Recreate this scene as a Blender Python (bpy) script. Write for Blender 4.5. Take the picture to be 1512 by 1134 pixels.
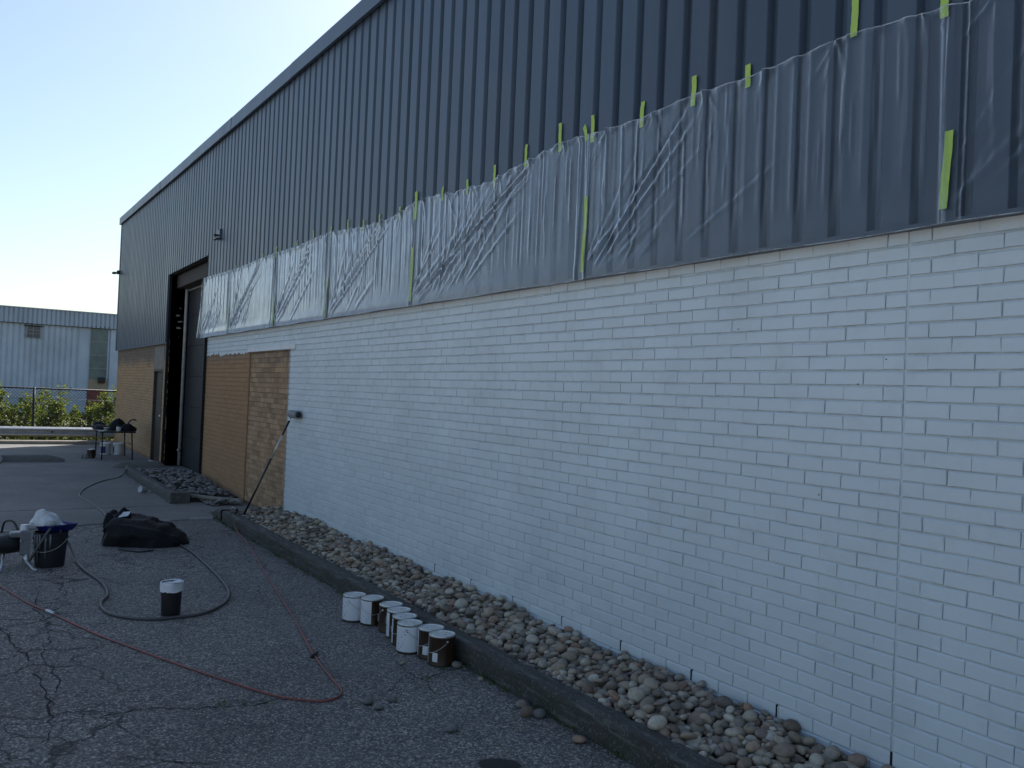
import bpy, math, random
import numpy as np
from mathutils import Matrix, Vector

R = math.radians
random.seed(7); rng = np.random.default_rng(7)
S = bpy.context.scene
for o in list(bpy.data.objects): bpy.data.objects.remove(o, do_unlink=True)
COL = S.collection

# ------------------------------------------------------------------ camera
FPX, ROLL, PITCH, YAW, CAMP = 1300.0, 0.042, R(0.80), R(31.635), Vector((0, -3.407, 1.70))
fw = Vector((-math.cos(YAW), math.sin(YAW), 0)); rt = Vector((math.sin(YAW), math.cos(YAW), 0)); up = Vector((0, 0, 1))
f2 = fw * math.cos(PITCH) + up * math.sin(PITCH); u2 = up * math.cos(PITCH) - fw * math.sin(PITCH)
r3 = rt * math.cos(ROLL) + u2 * math.sin(ROLL); u3 = u2 * math.cos(ROLL) - rt * math.sin(ROLL)
cd = bpy.data.cameras.new('camera'); cam = bpy.data.objects.new('camera', cd); COL.objects.link(cam)
cam.matrix_world = Matrix(((r3.x, u3.x, -f2.x, CAMP.x), (r3.y, u3.y, -f2.y, CAMP.y), (r3.z, u3.z, -f2.z, CAMP.z), (0, 0, 0, 1)))
cd.sensor_width = 36; cd.lens = FPX / 1512 * 36; cd.clip_start = 0.05; cd.clip_end = 3000
S.camera = cam
def pix(p):                                   # used only to rank repeats by how large they show
    d = Vector(p) - CAMP; z = d.dot(f2)
    if z < 0.1: return None
    return 756 + FPX * d.dot(r3) / z, 567 - FPX * d.dot(u3) / z, z

# ------------------------------------------------------------------ light
SUN_AZ = math.atan2(-0.69, 0.725); SUN_EL = R(44)          # azimuth from +Y towards +X
W = bpy.data.worlds.new('World'); S.world = W; W.use_nodes = True
wn = W.node_tree.nodes; wl = W.node_tree.links; wn.clear()
sky = wn.new('ShaderNodeTexSky'); sky.sky_type = 'NISHITA'; sky.sun_disc = False
sky.sun_elevation = SUN_EL; sky.sun_rotation = SUN_AZ; sky.air_density = 1.15; sky.dust_density = 1.35; sky.ozone_density = 2.2
bg = wn.new('ShaderNodeBackground'); bg.inputs[1].default_value = 0.1
wo = wn.new('ShaderNodeOutputWorld'); wl.new(sky.outputs[0], bg.inputs[0]); wl.new(bg.outputs[0], wo.inputs[0])
sl = bpy.data.lights.new('sun', 'SUN'); sl.energy = 5.0; sl.angle = R(0.5); sl.color = (1, 0.975, 0.94)
so = bpy.data.objects.new('sun', sl); COL.objects.link(so)
sd = Vector((math.sin(SUN_AZ) * math.cos(SUN_EL), math.cos(SUN_AZ) * math.cos(SUN_EL), math.sin(SUN_EL)))
so.rotation_euler = (-sd).to_track_quat('-Z', 'Y').to_euler(); so.location = (0, 10, 20)
S.view_settings.view_transform = 'Standard'; S.view_settings.look = 'None'
S.view_settings.exposure = 0.76; S.view_settings.gamma = 1; S.view_settings.use_curve_mapping = False
S.render.engine = 'CYCLES'; S.render.resolution_x = 1024; S.render.resolution_y = 768
S.cycles.max_bounces = 6; S.cycles.diffuse_bounces = 3; S.cycles.glossy_bounces = 3; S.cycles.transmission_bounces = 3; S.cycles.transparent_max_bounces = 10

# ------------------------------------------------------------------ materials
class NT:
    def __init__(s, name):
        s.m = bpy.data.materials.new(name); s.m.use_nodes = True; s.t = s.m.node_tree
        s.b = s.t.nodes['Principled BSDF']; s.o = s.t.nodes['Material Output']
    def n(s, typ, **kw):
        nd = s.t.nodes.new('ShaderNode' + typ)
        for k, v in kw.items():
            if k.startswith('i_'):
                key = k[2:]; key = int(key) if key.isdigit() else key.replace('_', ' ')
                s.put(nd.inputs[key], v)
            else: setattr(nd, k, v)
        return nd
    def put(s, inp, v):
        if isinstance(v, bpy.types.NodeSocket): s.t.links.new(v, inp)
        elif isinstance(v, (tuple, list)) and len(v) == 3 and inp.type == 'RGBA': inp.default_value = (*v, 1)
        else: inp.default_value = v
    def pos(s): return s.n('NewGeometry').outputs['Position']
    def isl(s): return s.n('NewGeometry').outputs['Random Per Island']
    def xyz(s):
        q = s.n('SeparateXYZ', i_0=s.pos()); return q.outputs
    def scaled(s, v, sc):
        return s.n('Mapping', i_Vector=v, i_Scale=sc).outputs[0]
    def noise(s, scale, detail=3, rough=.55, v=None, dist=0):
        return s.n('TexNoise', i_Vector=v if v is not None else s.pos(), i_Scale=scale, i_Detail=detail, i_Roughness=rough, i_Distortion=dist).outputs[0]
    def vor(s, scale, v=None, feature='F1', out='Color'):
        nd = s.n('TexVoronoi', feature=feature, i_Vector=v if v is not None else s.pos(), i_Scale=scale); return nd.outputs[out]
    def ramp(s, f, *stops):
        r = s.n('ValToRGB', i_0=f); e = r.color_ramp.elements
        while len(e) < len(stops): e.new(.5)
        for el, (p, c) in zip(e, stops):
            el.position = p; el.color = (c, c, c, 1) if not isinstance(c, tuple) else (*c, 1)
        return r.outputs[0]
    def math(s, op, a, b=0, c=None):
        nd = s.n('Math', operation=op, i_0=a, i_1=b)
        if c is not None: s.put(nd.inputs[2], c)
        return nd.outputs[0]
    def mix(s, f, a, b, mode='MIX'):
        nd = s.n('Mix', data_type='RGBA', blend_type=mode)
        s.put(nd.inputs[0], f); s.put(nd.inputs[6], a); s.put(nd.inputs[7], b); return nd.outputs[2]
    def bump(s, h, strength=.4, dist=.01, normal=None):
        nd = s.n('Bump', i_Height=h, i_Strength=strength, i_Distance=dist)
        if normal is not None: s.put(nd.inputs['Normal'], normal)
        return nd.outputs[0]
    def done(s, col, rough=.6, metal=0, normal=None, **kw):
        s.put(s.b.inputs['Base Color'], col); s.put(s.b.inputs['Roughness'], rough); s.put(s.b.inputs['Metallic'], metal)
        if normal is not None: s.put(s.b.inputs['Normal'], normal)
        for k, v in kw.items(): s.put(s.b.inputs[k.replace('_', ' ')], v)
        return s.m
MATS = {}
def plain(name, col, rough=.5, metal=0, var=.25, sc=18, bump=.15, bd=.004):
    if name in MATS: return MATS[name]
    t = NT(name); nz = t.noise(sc, 5, .6)
    k = t.ramp(nz, (.25, 1 - var), (.75, 1 + var * .5))
    c = t.mix(1.0, col, k, 'MULTIPLY')
    r = t.math('ADD', t.math('MULTIPLY', nz, .25), rough - .12)
    MATS[name] = t.done(c, r, metal, t.bump(t.noise(sc * 6, 3), bump, bd)); return MATS[name]

def m_wall():
    t = NT('painted_and_bare_brick'); x, y, z = t.xyz()[:3]
    n1 = t.noise(1.3, 4); n2 = t.noise(9, 5); n3 = t.noise(60, 4, .6); isl = t.isl()
    # bare brick
    bare = t.ramp(isl, (0, (.24, .145, .075)), (.35, (.34, .21, .11)), (.7, (.43, .275, .15)), (1, (.30, .175, .10)))
    bare = t.mix(t.math('MULTIPLY', t.ramp(n2, (.4, 0), (.7, 1)), .35), bare, (.13, .10, .075))
    bare = t.mix(1, bare, t.ramp(n3, (.3, .8), (.7, 1.12)), 'MULTIPLY')
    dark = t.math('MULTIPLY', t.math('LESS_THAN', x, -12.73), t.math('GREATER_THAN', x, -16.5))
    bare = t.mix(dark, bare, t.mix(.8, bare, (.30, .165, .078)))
    far = t.math('LESS_THAN', x, -18.0)
    bare = t.mix(far, bare, t.mix(.5, bare, (.46, .29, .145)))
    # grey primer smear along the top of the bare brick
    zz = t.math('ADD', z, t.math('MULTIPLY', t.math('SUBTRACT', n2, .5), .5))
    zz = t.math('ADD', zz, t.math('MULTIPLY', t.math('SUBTRACT', n1, .5), .5))
    pr = t.math('MULTIPLY', t.ramp(t.math('SUBTRACT', zz, 2.0), (.0, 0), (.25, 1)), .75)
    bare = t.mix(pr, bare, (.10, .092, .088))
    # masks for the white paint
    nx = t.noise(5, 5, .65, t.scaled(t.pos(), (1, 1, .15))); infl = t.math('MULTIPLY', t.math('GREATER_THAN', x, -12.75), t.math('LESS_THAN', x, -10.5))
    edge = t.math('ADD', t.math('ADD', 2.165, t.math('MULTIPLY', infl, .015)), t.math('MULTIPLY', t.math('SUBTRACT', nx, .5), t.math('SUBTRACT', .22, t.math('MULTIPLY', infl, .21))))
    above = t.math('MULTIPLY', t.math('GREATER_THAN', z, edge), t.math('GREATER_THAN', x, -17.0))
    e2 = t.math('ADD', -10.845, t.math('MULTIPLY', t.math('SUBTRACT', t.noise(11, 3), .5), .03))
    painted = t.math('MAXIMUM', above, t.math('GREATER_THAN', x, e2))
    wear = t.ramp(t.noise(3.2, 4, .65), (.52, 0), (.75, 1))
    white = t.mix(t.math('MULTIPLY', wear, .4), (.53, .585, .615), (.41, .435, .445))
    white = t.mix(1, white, t.ramp(isl, (0, .955), (1, 1.02)), 'MULTIPLY')
    white = t.mix(1, white, t.ramp(n1, (.3, .93), (.7, 1.03)), 'MULTIPLY')
    pits = t.ramp(t.vor(34, out='Distance'), (.035, 1), (.06, 0))
    pits = t.math('MULTIPLY', pits, t.ramp(t.noise(2.3, 2), (.5, 0), (.62, 1)))
    white = t.mix(t.math('MULTIPLY', pits, .7), white, (.2, .17, .15))
    # warm light just under the cladding, put into the wall colour (mask thin)
    thin = t.ramp(t.math('ADD', t.math('SUBTRACT', z, 2.3), t.math('MULTIPLY', t.math('SUBTRACT', n2, .5), .35)), (.08, 0), (.26, 1))
    white = t.mix(t.math('MULTIPLY', thin, .42), white, (.5, .42, .33))
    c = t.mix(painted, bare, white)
    h = t.math('ADD', t.math('MULTIPLY', n3, .5), t.math('MULTIPLY', t.noise(180, 3), .35))
    rough = t.mix(painted, (.9, .9, .9), (.5, .5, .5))
    return t.done(c, rough, 0, t.bump(h, .55, .005))
def m_mortar():
    t = NT('mortar'); x, y, z = t.xyz()[:3]; n = t.noise(25, 5)
    nx = t.noise(5, 5, .65, t.scaled(t.pos(), (1, 1, .15))); infl = t.math('MULTIPLY', t.math('GREATER_THAN', x, -12.75), t.math('LESS_THAN', x, -10.5))
    edge = t.math('ADD', t.math('ADD', 2.165, t.math('MULTIPLY', infl, .015)), t.math('MULTIPLY', t.math('SUBTRACT', nx, .5), t.math('SUBTRACT', .22, t.math('MULTIPLY', infl, .21))))
    above = t.math('MULTIPLY', t.math('GREATER_THAN', z, edge), t.math('GREATER_THAN', x, -17.0))
    painted = t.math('MAXIMUM', above, t.math('GREATER_THAN', x, -10.845))
    gap = t.ramp(t.noise(5, 6, .7), (.46, 0), (.62, 1))
    white = t.mix(t.math('MULTIPLY', gap, .7), (.50, .55, .57), (.33, .35, .355))
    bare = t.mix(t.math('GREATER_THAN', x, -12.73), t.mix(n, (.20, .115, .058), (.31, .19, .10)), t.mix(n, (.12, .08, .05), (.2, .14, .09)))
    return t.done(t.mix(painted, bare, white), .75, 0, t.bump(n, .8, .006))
def m_asphalt():
    t = NT('asphalt'); p = t.pos()
    g = t.n('TexVoronoi', i_Vector=p, i_Scale=105); g2 = t.n('TexVoronoi', i_Vector=p, i_Scale=48)
    spk = t.n('SeparateColor', i_0=g.outputs['Color']).outputs[0]; spk2 = t.n('SeparateColor', i_0=g2.outputs['Color']).outputs[1]
    tone = t.ramp(spk, (0, .04), (.5, .08), (.8, .17), (1, .36))
    tone = t.mix(.3, tone, t.ramp(spk2, (0, .035), (.7, .085), (1, .2)))
    tint = t.mix(spk2, (1.34, 1.30, 1.24), (1.5, 1.34, 1.16))
    c = t.mix(1, tone, tint, 'MULTIPLY')
    big = t.noise(.55, 5, .6); c = t.mix(1, c, t.ramp(big, (.3, .72), (.7, 1.2)), 'MULTIPLY')
    dust = t.ramp(t.noise(1.9, 6, .65), (.5, 0), (.75, .5)); c = t.mix(dust, c, (.125, .12, .112))
    wp = t.n('VectorMath', operation='ADD', i_0=p, i_1=t.n('VectorMath', operation='SCALE', i_0=t.n('TexNoise', i_Vector=p, i_Scale=2.2, i_Detail=6).outputs['Color'], i_Scale=.55).outputs[0]).outputs[0]
    cr = t.vor(1.25, wp, 'DISTANCE_TO_EDGE', 'Distance'); cr2 = t.vor(4.2, wp, 'DISTANCE_TO_EDGE', 'Distance')
    xx, yy, _ = t.xyz()[:3]
    left = t.ramp(t.math('ADD', t.math('MULTIPLY', t.math('ADD', yy, 2.2), -1.0), t.math('MULTIPLY', t.math('SUBTRACT', big, .5), 1.6)), (0.0, 0), (.5, 1))
    farm = t.ramp(t.math('ADD', t.math('MULTIPLY', t.math('ADD', xx, 7.2), -.5), t.math('MULTIPLY', t.math('SUBTRACT', big, .5), 1.6)), (0.1, 0), (.6, 1))
    mk = t.math('MAXIMUM', t.math('MULTIPLY', left, .9), t.math('MULTIPLY', farm, .7))
    k1 = t.math('MULTIPLY', t.ramp(cr, (.004, 1), (.016, 0)), mk)
    k2 = t.math('MULTIPLY', t.ramp(cr2, (.01, 1), (.035, 0)), t.math('MULTIPLY', mk, t.ramp(t.noise(1.1, 3), (.52, 0), (.6, 1))))
    crack = t.math('MAXIMUM', k1, k2)
    c = t.mix(t.math('MULTIPLY', crack, .85), c, (.012, .013, .012))
    # dark oval spots painted into the asphalt colour
    st = 0
    for cx, cy, a, b in ((-3.47, -1.25, .115, .075), (-3.42, -1.47, .09, .05), (-9.3, -2.25, .06, .05)):
        dx = t.math('DIVIDE', t.math('SUBTRACT', t.math('ADD', t.math('MULTIPLY', xx, .54), t.math('MULTIPLY', yy, .84)), cx * .54 + cy * .84), a)
        dy = t.math('DIVIDE', t.math('SUBTRACT', t.math('SUBTRACT', t.math('MULTIPLY', xx, .84), t.math('MULTIPLY', yy, .54)), cx * .84 - cy * .54), b)
        d = t.math('SQRT', t.math('ADD', t.math('MULTIPLY', dx, dx), t.math('MULTIPLY', dy, dy)))
        d = t.math('ADD', d, t.math('MULTIPLY', t.math('SUBTRACT', t.noise(18, 4), .5), .5))
        st = t.math('MAXIMUM', st, t.ramp(d, (.85, 1), (1.1, 0)))
    c = t.mix(st, c, (.008, .008, .009))
    h = t.math('SUBTRACT', t.math('MULTIPLY', g.outputs['Distance'], -.6), t.math('MULTIPLY', crack, 2))
    rough = t.mix(st, (.82, .82, .82), (.55, .55, .55))
    return t.done(c, rough, 0, t.bump(h, .7, .006), Specular_IOR_Level=.35)
def m_concrete(name='concrete', col=(.175, .165, .15), moss=0):
    t = NT(name); n1 = t.noise(.9, 6, .6); n2 = t.noise(14, 5, .6); n3 = t.noise(120, 3)
    c = t.mix(1, col, t.ramp(n1, (.3, .72), (.7, 1.15)), 'MULTIPLY')
    c = t.mix(1, c, t.ramp(n2, (.3, .85), (.7, 1.1)), 'MULTIPLY')
    c = t.mix(1, c, t.ramp(n3, (.3, .8), (.7, 1.15)), 'MULTIPLY')
    if moss:
        zz = t.xyz()[2]; f = t.math('MULTIPLY', t.ramp(t.noise(6, 5), (.45, 0), (.65, 1)), t.ramp(zz, (.02, moss), (.14, moss * .25)))
        c = t.mix(f, c, (.025, .032, .016))
        streak = t.ramp(t.noise(26, 4, .65, t.scaled(t.pos(), (.12, 1, 1))), (.52, 0), (.72, .75)); c = t.mix(streak, c, (.15, .15, .14)); c = t.mix(t.ramp(t.noise(70, 3), (.58, 0), (.66, .6)), c, (.17, .165, .155))
    return t.done(c, .85, 0, t.bump(t.math('ADD', t.math('MULTIPLY', n3, .4), n2), .9 if moss else .5, .012 if moss else .008))
def m_stone(name, cols):
    t = NT(name); isl = t.isl(); obr = t.n('ObjectInfo').outputs['Random']
    f = t.math('FRACT', t.math('ADD', isl, obr)); k = len(cols) - 1
    c = t.ramp(f, *[(i / k, cc) for i, cc in enumerate(cols)])
    n = t.noise(45, 5, .6); c = t.mix(1, c, t.ramp(n, (.3, .75), (.7, 1.15)), 'MULTIPLY')
    sp = t.ramp(t.noise(260, 2), (.6, 0), (.7, .35)); c = t.mix(sp, c, (.06, .055, .05))
    return t.done(c, .7, 0, t.bump(t.noise(150, 4), .25, .003))
def m_cladding():
    t = NT('cladding_paint'); n = t.noise(3, 5, .6, t.scaled(t.pos(), (1, 1, .12))); obr = t.n('ObjectInfo').outputs['Random']
    c = t.mix(1, (.047, .067, .097), t.ramp(n, (.3, .82), (.7, 1.12)), 'MULTIPLY')
    c = t.mix(1, c, t.ramp(obr, (0, .86), (1, 1.12)), 'MULTIPLY')
    dirt = t.math('MULTIPLY', t.ramp(t.noise(1.2, 6, .7), (.5, 0), (.75, 1)), .25); c = t.mix(dirt, c, (.10, .10, .10))
    r = t.math('ADD', .28, t.math('MULTIPLY', n, .22))
    return t.done(c, r, 0, t.bump(t.noise(2.5, 3, .5, t.scaled(t.pos(), (1, 1, .3))), .12, .02))
def m_film():
    t = NT('masking_film')
    lw = t.n('LayerWeight', i_Blend=.5).outputs['Facing']
    nz = t.noise(6, 5, .6); fine = t.noise(120, 3, .6, t.scaled(t.pos(), (1, 1, .1)))
    fac = t.math('ADD', t.math('MULTIPLY', t.math('POWER', lw, 2.3), 1.5), .015)
    fac = t.math('MULTIPLY', fac, t.ramp(nz, (.3, .85), (.7, 1.15)))
    fac = t.math('MINIMUM', fac, .93)
    dif = t.n('BsdfDiffuse', i_Color=(.68, .77, .88)); trl = t.n('BsdfTranslucent', i_Color=(.68, .77, .88))
    gl = t.n('BsdfGlossy', i_Color=(.95, .95, .95), i_Roughness=.13)
    b = t.bump(fine, .25, .004)
    for nd in (dif, gl): t.put(nd.inputs['Normal'], b)
    body = t.n('MixShader', i_0=.15, i_1=dif.outputs[0], i_2=trl.outputs[0])
    fr = t.n('Fresnel', i_IOR=1.5); t.put(fr.inputs['Normal'], b)
    body2 = t.n('MixShader', i_0=t.math('ADD', t.math('MULTIPLY', fr.outputs[0], 1.0), .07), i_1=body.outputs[0], i_2=gl.outputs[0])
    tr = t.n('BsdfTransparent', i_Color=(.97, .98, .99))
    mx = t.n('MixShader', i_0=fac, i_1=tr.outputs[0], i_2=body2.outputs[0])
    t.t.links.new(mx.outputs[0], t.o.inputs['Surface']); return t.m
def m_filmedge():
    t = NT('rolled_film_edge'); n = t.noise(9, 4)
    d = t.n('BsdfDiffuse', i_Color=(.6, .62, .64)); tr = t.n('BsdfTransparent')
    mx = t.n('MixShader', i_0=t.ramp(n, (.35, .08), (.65, .6)), i_1=tr.outputs[0], i_2=d.outputs[0]); t.t.links.new(mx.outputs[0], t.o.inputs['Surface']); return t.m
def m_leaf(name, cols):
    t = NT(name); isl = t.isl()
    c = t.ramp(isl, *[(i / (len(cols) - 1), cc) for i, cc in enumerate(cols)])
    d = t.n('BsdfDiffuse', i_Color=c); tl = t.n('BsdfTranslucent', i_Color=t.mix(.4, c, (.35, .42, .05)))
    g = t.n('BsdfGlossy', i_Color=(1, 1, 1), i_Roughness=.4)
    m1 = t.n('MixShader', i_0=.38, i_1=d.outputs[0], i_2=tl.outputs[0]); m2 = t.n('MixShader', i_0=.02, i_1=m1.outputs[0], i_2=g.outputs[0])
    t.t.links.new(m2.outputs[0], t.o.inputs['Surface']); return t.m
def m_canlabel():
    t = NT('can_label_paper')
    tc = t.n('TexCoord').outputs['Object']; q = t.n('SeparateXYZ', i_0=tc).outputs
    ang = t.math('ARCTAN2', q[1], q[0]); z = q[2]
    row = t.math('GREATER_THAN', t.math('FRACT', t.math('MULTIPLY', z, 62)), .55)
    word = t.math('GREATER_THAN', t.noise(1, 2, .5, t.n('CombineXYZ', i_0=t.math('MULTIPLY', ang, 6), i_1=t.math('FLOOR', t.math('MULTIPLY', z, 62))).outputs[0]), .55)
    zone = t.math('GREATER_THAN', t.noise(9, 1, .5, tc), .52)
    ink = t.math('MULTIPLY', t.math('MULTIPLY', row, word), zone)
    c = t.mix(t.math('MULTIPLY', ink, .85), (.60, .61, .64), (.16, .15, .2))
    return t.done(c, .35, 0)
M = dict(
    wall=m_wall(), mortar=m_mortar(), asphalt=m_asphalt(), concrete=m_concrete(), kerb=m_concrete('weathered_kerb', (.050, .047, .041), .9),
    bounceyard=m_concrete('yard_bounce_concrete', (.50, .505, .50)), planter=m_concrete('planter_concrete', (.068, .067, .062), .7),
    stone=m_stone('river_stone', [(.23, .175, .125), (.38, .325, .25), (.13, .095, .068), (.30, .24, .17), (.48, .43, .35), (.17, .15, .13), (.27, .165, .11), (.35, .28, .20), (.105, .085, .07), (.42, .37, .29)]),
    rubble=m_stone('broken_rubble', [(.12, .115, .11), (.19, .18, .17), (.09, .085, .08), (.24, .22, .2)]),
    filmedge=m_filmedge(), clad=m_cladding(), film=m_film(), canlabel=m_canlabel(),
    tape=plain('green_masking_tape', (.36, .50, .09), .6, 0, .15, 30), black=plain('black_plastic', (.012, .012, .014), .35),
    hoseblk=plain('dark_hose_rubber', (.065, .065, .064), .5), hosered=plain('red_hose_rubber', (.24, .06, .045), .5, 0, .5, 6),
    bag=plain('black_bag_plastic', (.003, .0032, .0055), .55, 0, .3, 9, .5, .015), rag=plain('white_plastic_rag', (.55, .58, .6), .5),
    white=plain('white_plastic', (.62, .63, .65), .4), lid=plain('can_lid_tin', (.62, .64, .64), .3, .55, .2, 30),
    tin=plain('can_tin', (.5, .5, .5), .3, .8), brown=plain('brown_can_print', (.032, .017, .008), .35, 0, .4, 14),
    blue=plain('blue_plastic', (.010, .015, .12), .4), soil=plain('dark_soil', (.035, .03, .024), .95, 0, .4, 25, .8, .02),
    doorp=plain('charcoal_door_paint', (.022, .024, .029), .5, 0, .35, 3), jamb=plain('jamb_shade_black', (.010, .011, .014), .6, 0, .5, 6),  # jamb is near-black: the door bay's deep shade is put into its colour
    rust=plain('rusty_steel', (.04, .028, .025), .7, 0, .5, 8), sdoor=plain('brown_steel_door', (.036, .028, .02), .5, 0, .3, 4),
    pale=plain('pale_painted_steel', (.36, .36, .35), .5, 0, .35, 9), galv=plain('galvanised_steel', (.34, .36, .38), .42, .5, .25, 7),
    darksteel=plain('dark_steel', (.02, .02, .022), .45, .3), grey=plain('grey_plastic', (.15, .16, .17), .45),
    rollerc=plain('roller_nap', (.27, .28, .30), .9, 0, .35, 60, .8, .01), alu=plain('brushed_aluminium', (.5, .52, .54), .35, .7),
    red=plain('red_brick_far', (.20, .055, .04), .8, 0, .4, 3), timber=plain('old_timber', (.24, .21, .17), .8, 0, .4, 6, .5, .01),
    fblue=plain('far_cladding', (.44, .51, .57), .5, 0, .2, .8, .1), fband=plain('far_fascia_cladding', (.37, .43, .49), .5, 0, .2, .8, .1),
    fgreen=plain('translucent_panel', (.14, .18, .16), .4, 0, .45, 1.2), fwin=plain('far_window_glass', (.10, .10, .11), .15),
    ftan=plain('far_tan_block', (.34, .27, .18), .8), dirt=plain('verge_soil', (.10, .085, .05), .95, 0, .5, 1.2, .6, .05),
    crack=plain('crack_filler', (.010, .010, .009), .95, 0, .4, 40, .6, .01), roofm=plain('roof_membrane', (.2, .2, .2), .8),
    leaf=m_leaf('shrub_leaf', [(.022, .045, .008), (.045, .085, .014), (.08, .12, .02), (.15, .16, .03), (.26, .23, .04)]),
    weed=m_leaf('weed_leaf', [(.02, .045, .012), (.05, .085, .02), (.07, .08, .03)]), bark=plain('twig_bark', (.07, .05, .035), .9),
    primer=plain('dull_primer', (.22, .20, .17), .8, 0, .4, 7), patch=plain('grey_primer', (.30, .29, .27), .7, 0, .35, 8),
)

for k_ in ('bag', 'doorp', 'jamb'): M[k_].node_tree.nodes['Principled BSDF'].inputs['Specular IOR Level'].default_value = .22
# ------------------------------------------------------------------ mesh helpers
class MB:
    def __init__(s): s.v = []; s.f = []
    def add(s, v, f):
        k = len(s.v); s.v += [tuple(map(float, p)) for p in v]; s.f += [tuple(i + k for i in q) for q in f]; return s
    def box(s, x0, x1, y0, y1, z0, z1, b=0.0):
        if b <= 0:
            v = [(x, y, z) for x in (x0, x1) for y in (y0, y1) for z in (z0, z1)]
            return s.add(v, [(0, 1, 3, 2), (4, 6, 7, 5), (0, 4, 5, 1), (2, 3, 7, 6), (0, 2, 6, 4), (1, 5, 7, 3)])
        def ring(z, i): return [(x0 + i, y0 + b, z), (x0 + b, y0 + i, z), (x1 - b, y0 + i, z), (x1 - i, y0 + b, z), (x1 - i, y1 - b, z), (x1 - b, y1 - i, z), (x0 + b, y1 - i, z), (x0 + i, y1 - b, z)]
        def rin(z): return [(x0 + b, y0 + b, z), (x0 + b, y0 + b, z), (x1 - b, y0 + b, z), (x1 - b, y0 + b, z), (x1 - b, y1 - b, z), (x1 - b, y1 - b, z), (x0 + b, y1 - b, z), (x0 + b, y1 - b, z)]
        R_ = [[(x0+b,y0+b,z0),(x1-b,y0+b,z0),(x1-b,y1-b,z0),(x0+b,y1-b,z0)], [(x0,y0,z0+b),(x1,y0,z0+b),(x1,y1,z0+b),(x0,y1,z0+b)], [(x0,y0,z1-b),(x1,y0,z1-b),(x1,y1,z1-b),(x0,y1,z1-b)], [(x0+b,y0+b,z1),(x1-b,y0+b,z1),(x1-b,y1-b,z1),(x0+b,y1-b,z1)]]
        v = sum(R_, []); f = [(3, 2, 1, 0), (12, 13, 14, 15)]
        for k in range(3):
            for i in range(4): j = (i + 1) % 4; f.append((k*4+i, k*4+j, k*4+4+j, k*4+4+i))
        return s.add(v, f)
    def tube(s, pts, r, n=8, cap=True):
        pts = [Vector(p) for p in pts]; N = len(pts); rr = r if isinstance(r, (list, tuple)) else [r] * N
        k = len(s.v); prev = None
        for i, p in enumerate(pts):
            t = (pts[min(i + 1, N - 1)] - pts[max(i - 1, 0)]).normalized()
            a = Vector((0, 0, 1)) if abs(t.z) < .9 else Vector((1, 0, 0))
            if prev is not None and (prev - t * prev.dot(t)).length > .1: a = prev
            u = (a - t * a.dot(t)).normalized(); w = t.cross(u); prev = u
            for j in range(n):
                q = p + (u * math.cos(2 * math.pi * j / n) + w * math.sin(2 * math.pi * j / n)) * rr[i]; s.v.append(tuple(q))
        for i in range(N - 1):
            for j in range(n):
                a = k + i * n + j; b = k + i * n + (j + 1) % n; s.f.append((a, b, b + n, a + n))
        if cap: s.f.append(tuple(k + j for j in reversed(range(n)))); s.f.append(tuple(k + (N - 1) * n + j for j in range(n)))
        return s
    def lathe(s, prof, c=(0, 0, 0), n=28, a0=0, a1=2 * math.pi, jit=0):
        full = abs(a1 - a0 - 2 * math.pi) < 1e-6; k = len(s.v); m = n if full else n + 1
        for r, z in prof:
            for j in range(m):
                a = a0 + (a1 - a0) * j / n; q = r * (1 + random.uniform(-jit, jit)); s.v.append((c[0] + q * math.cos(a), c[1] + q * math.sin(a), c[2] + z + (random.uniform(-jit, jit) * .3 if jit else 0)))
        for i in range(len(prof) - 1):
            for j in range(n if full else n):
                a = k + i * m + j; b = k + i * m + (j + 1) % m; s.f.append((a, b, b + m, a + m))
        return s
    def data(s, name, mat, smooth=False):
        me = bpy.data.meshes.new(name); me.from_pydata(s.v, [], s.f); me.validate(); me.materials.append(mat)
        if smooth: me.polygons.foreach_set('use_smooth', [True] * len(me.polygons)); 
        if smooth == 'auto':
            me.set_sharp_from_angle(angle=R(38))
        me.update(); return me
    def build(s, name, mat, parent=None, smooth=False, world=True, loc=None):
        o = bpy.data.objects.new(name, s.data(name, mat, smooth)); COL.objects.link(o)
        if parent is not None:
            o.parent = parent
            if world: o.location = -wloc(parent)
        if loc is not None: o.location = loc
        return o
def wloc(o):
    p = Vector(o.location); 
    while o.parent: o = o.parent; p += Vector(o.location)
    return p
def empty(name, loc=(0, 0, 0), rz=0):
    o = bpy.data.objects.new(name, None); COL.objects.link(o); o.location = loc; o.rotation_euler = (0, 0, rz); o.empty_display_size = .1; return o
def tag(o, label=None, cat=None, group=None, kind=None):
    for k, v in (('label', label), ('category', cat), ('group', group), ('kind', kind)):
        if v: o[k] = v
    return o
def place(name, me, parent, loc, rot=(0, 0, 0), sc=(1, 1, 1)):
    o = bpy.data.objects.new(name, me); COL.objects.link(o)
    if parent is not None: o.parent = parent; loc = Vector(loc) - wloc(parent)
    o.location = loc; o.rotation_euler = rot; o.scale = sc; return o
def smoothpath(pts, n=10, closed=False):
    P = [Vector(p) for p in pts]; out = []
    for i in range(len(P) - 1):
        a, b, c, d = P[max(i - 1, 0)], P[i], P[i + 1], P[min(i + 2, len(P) - 1)]
        for j in range(n):
            t = j / n; out.append(.5 * ((2 * b) + (c - a) * t + (2 * a - 5 * b + 4 * c - d) * t * t + (3 * b - a - 3 * c + d) * t ** 3))
    out.append(P[-1]); return out
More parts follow.
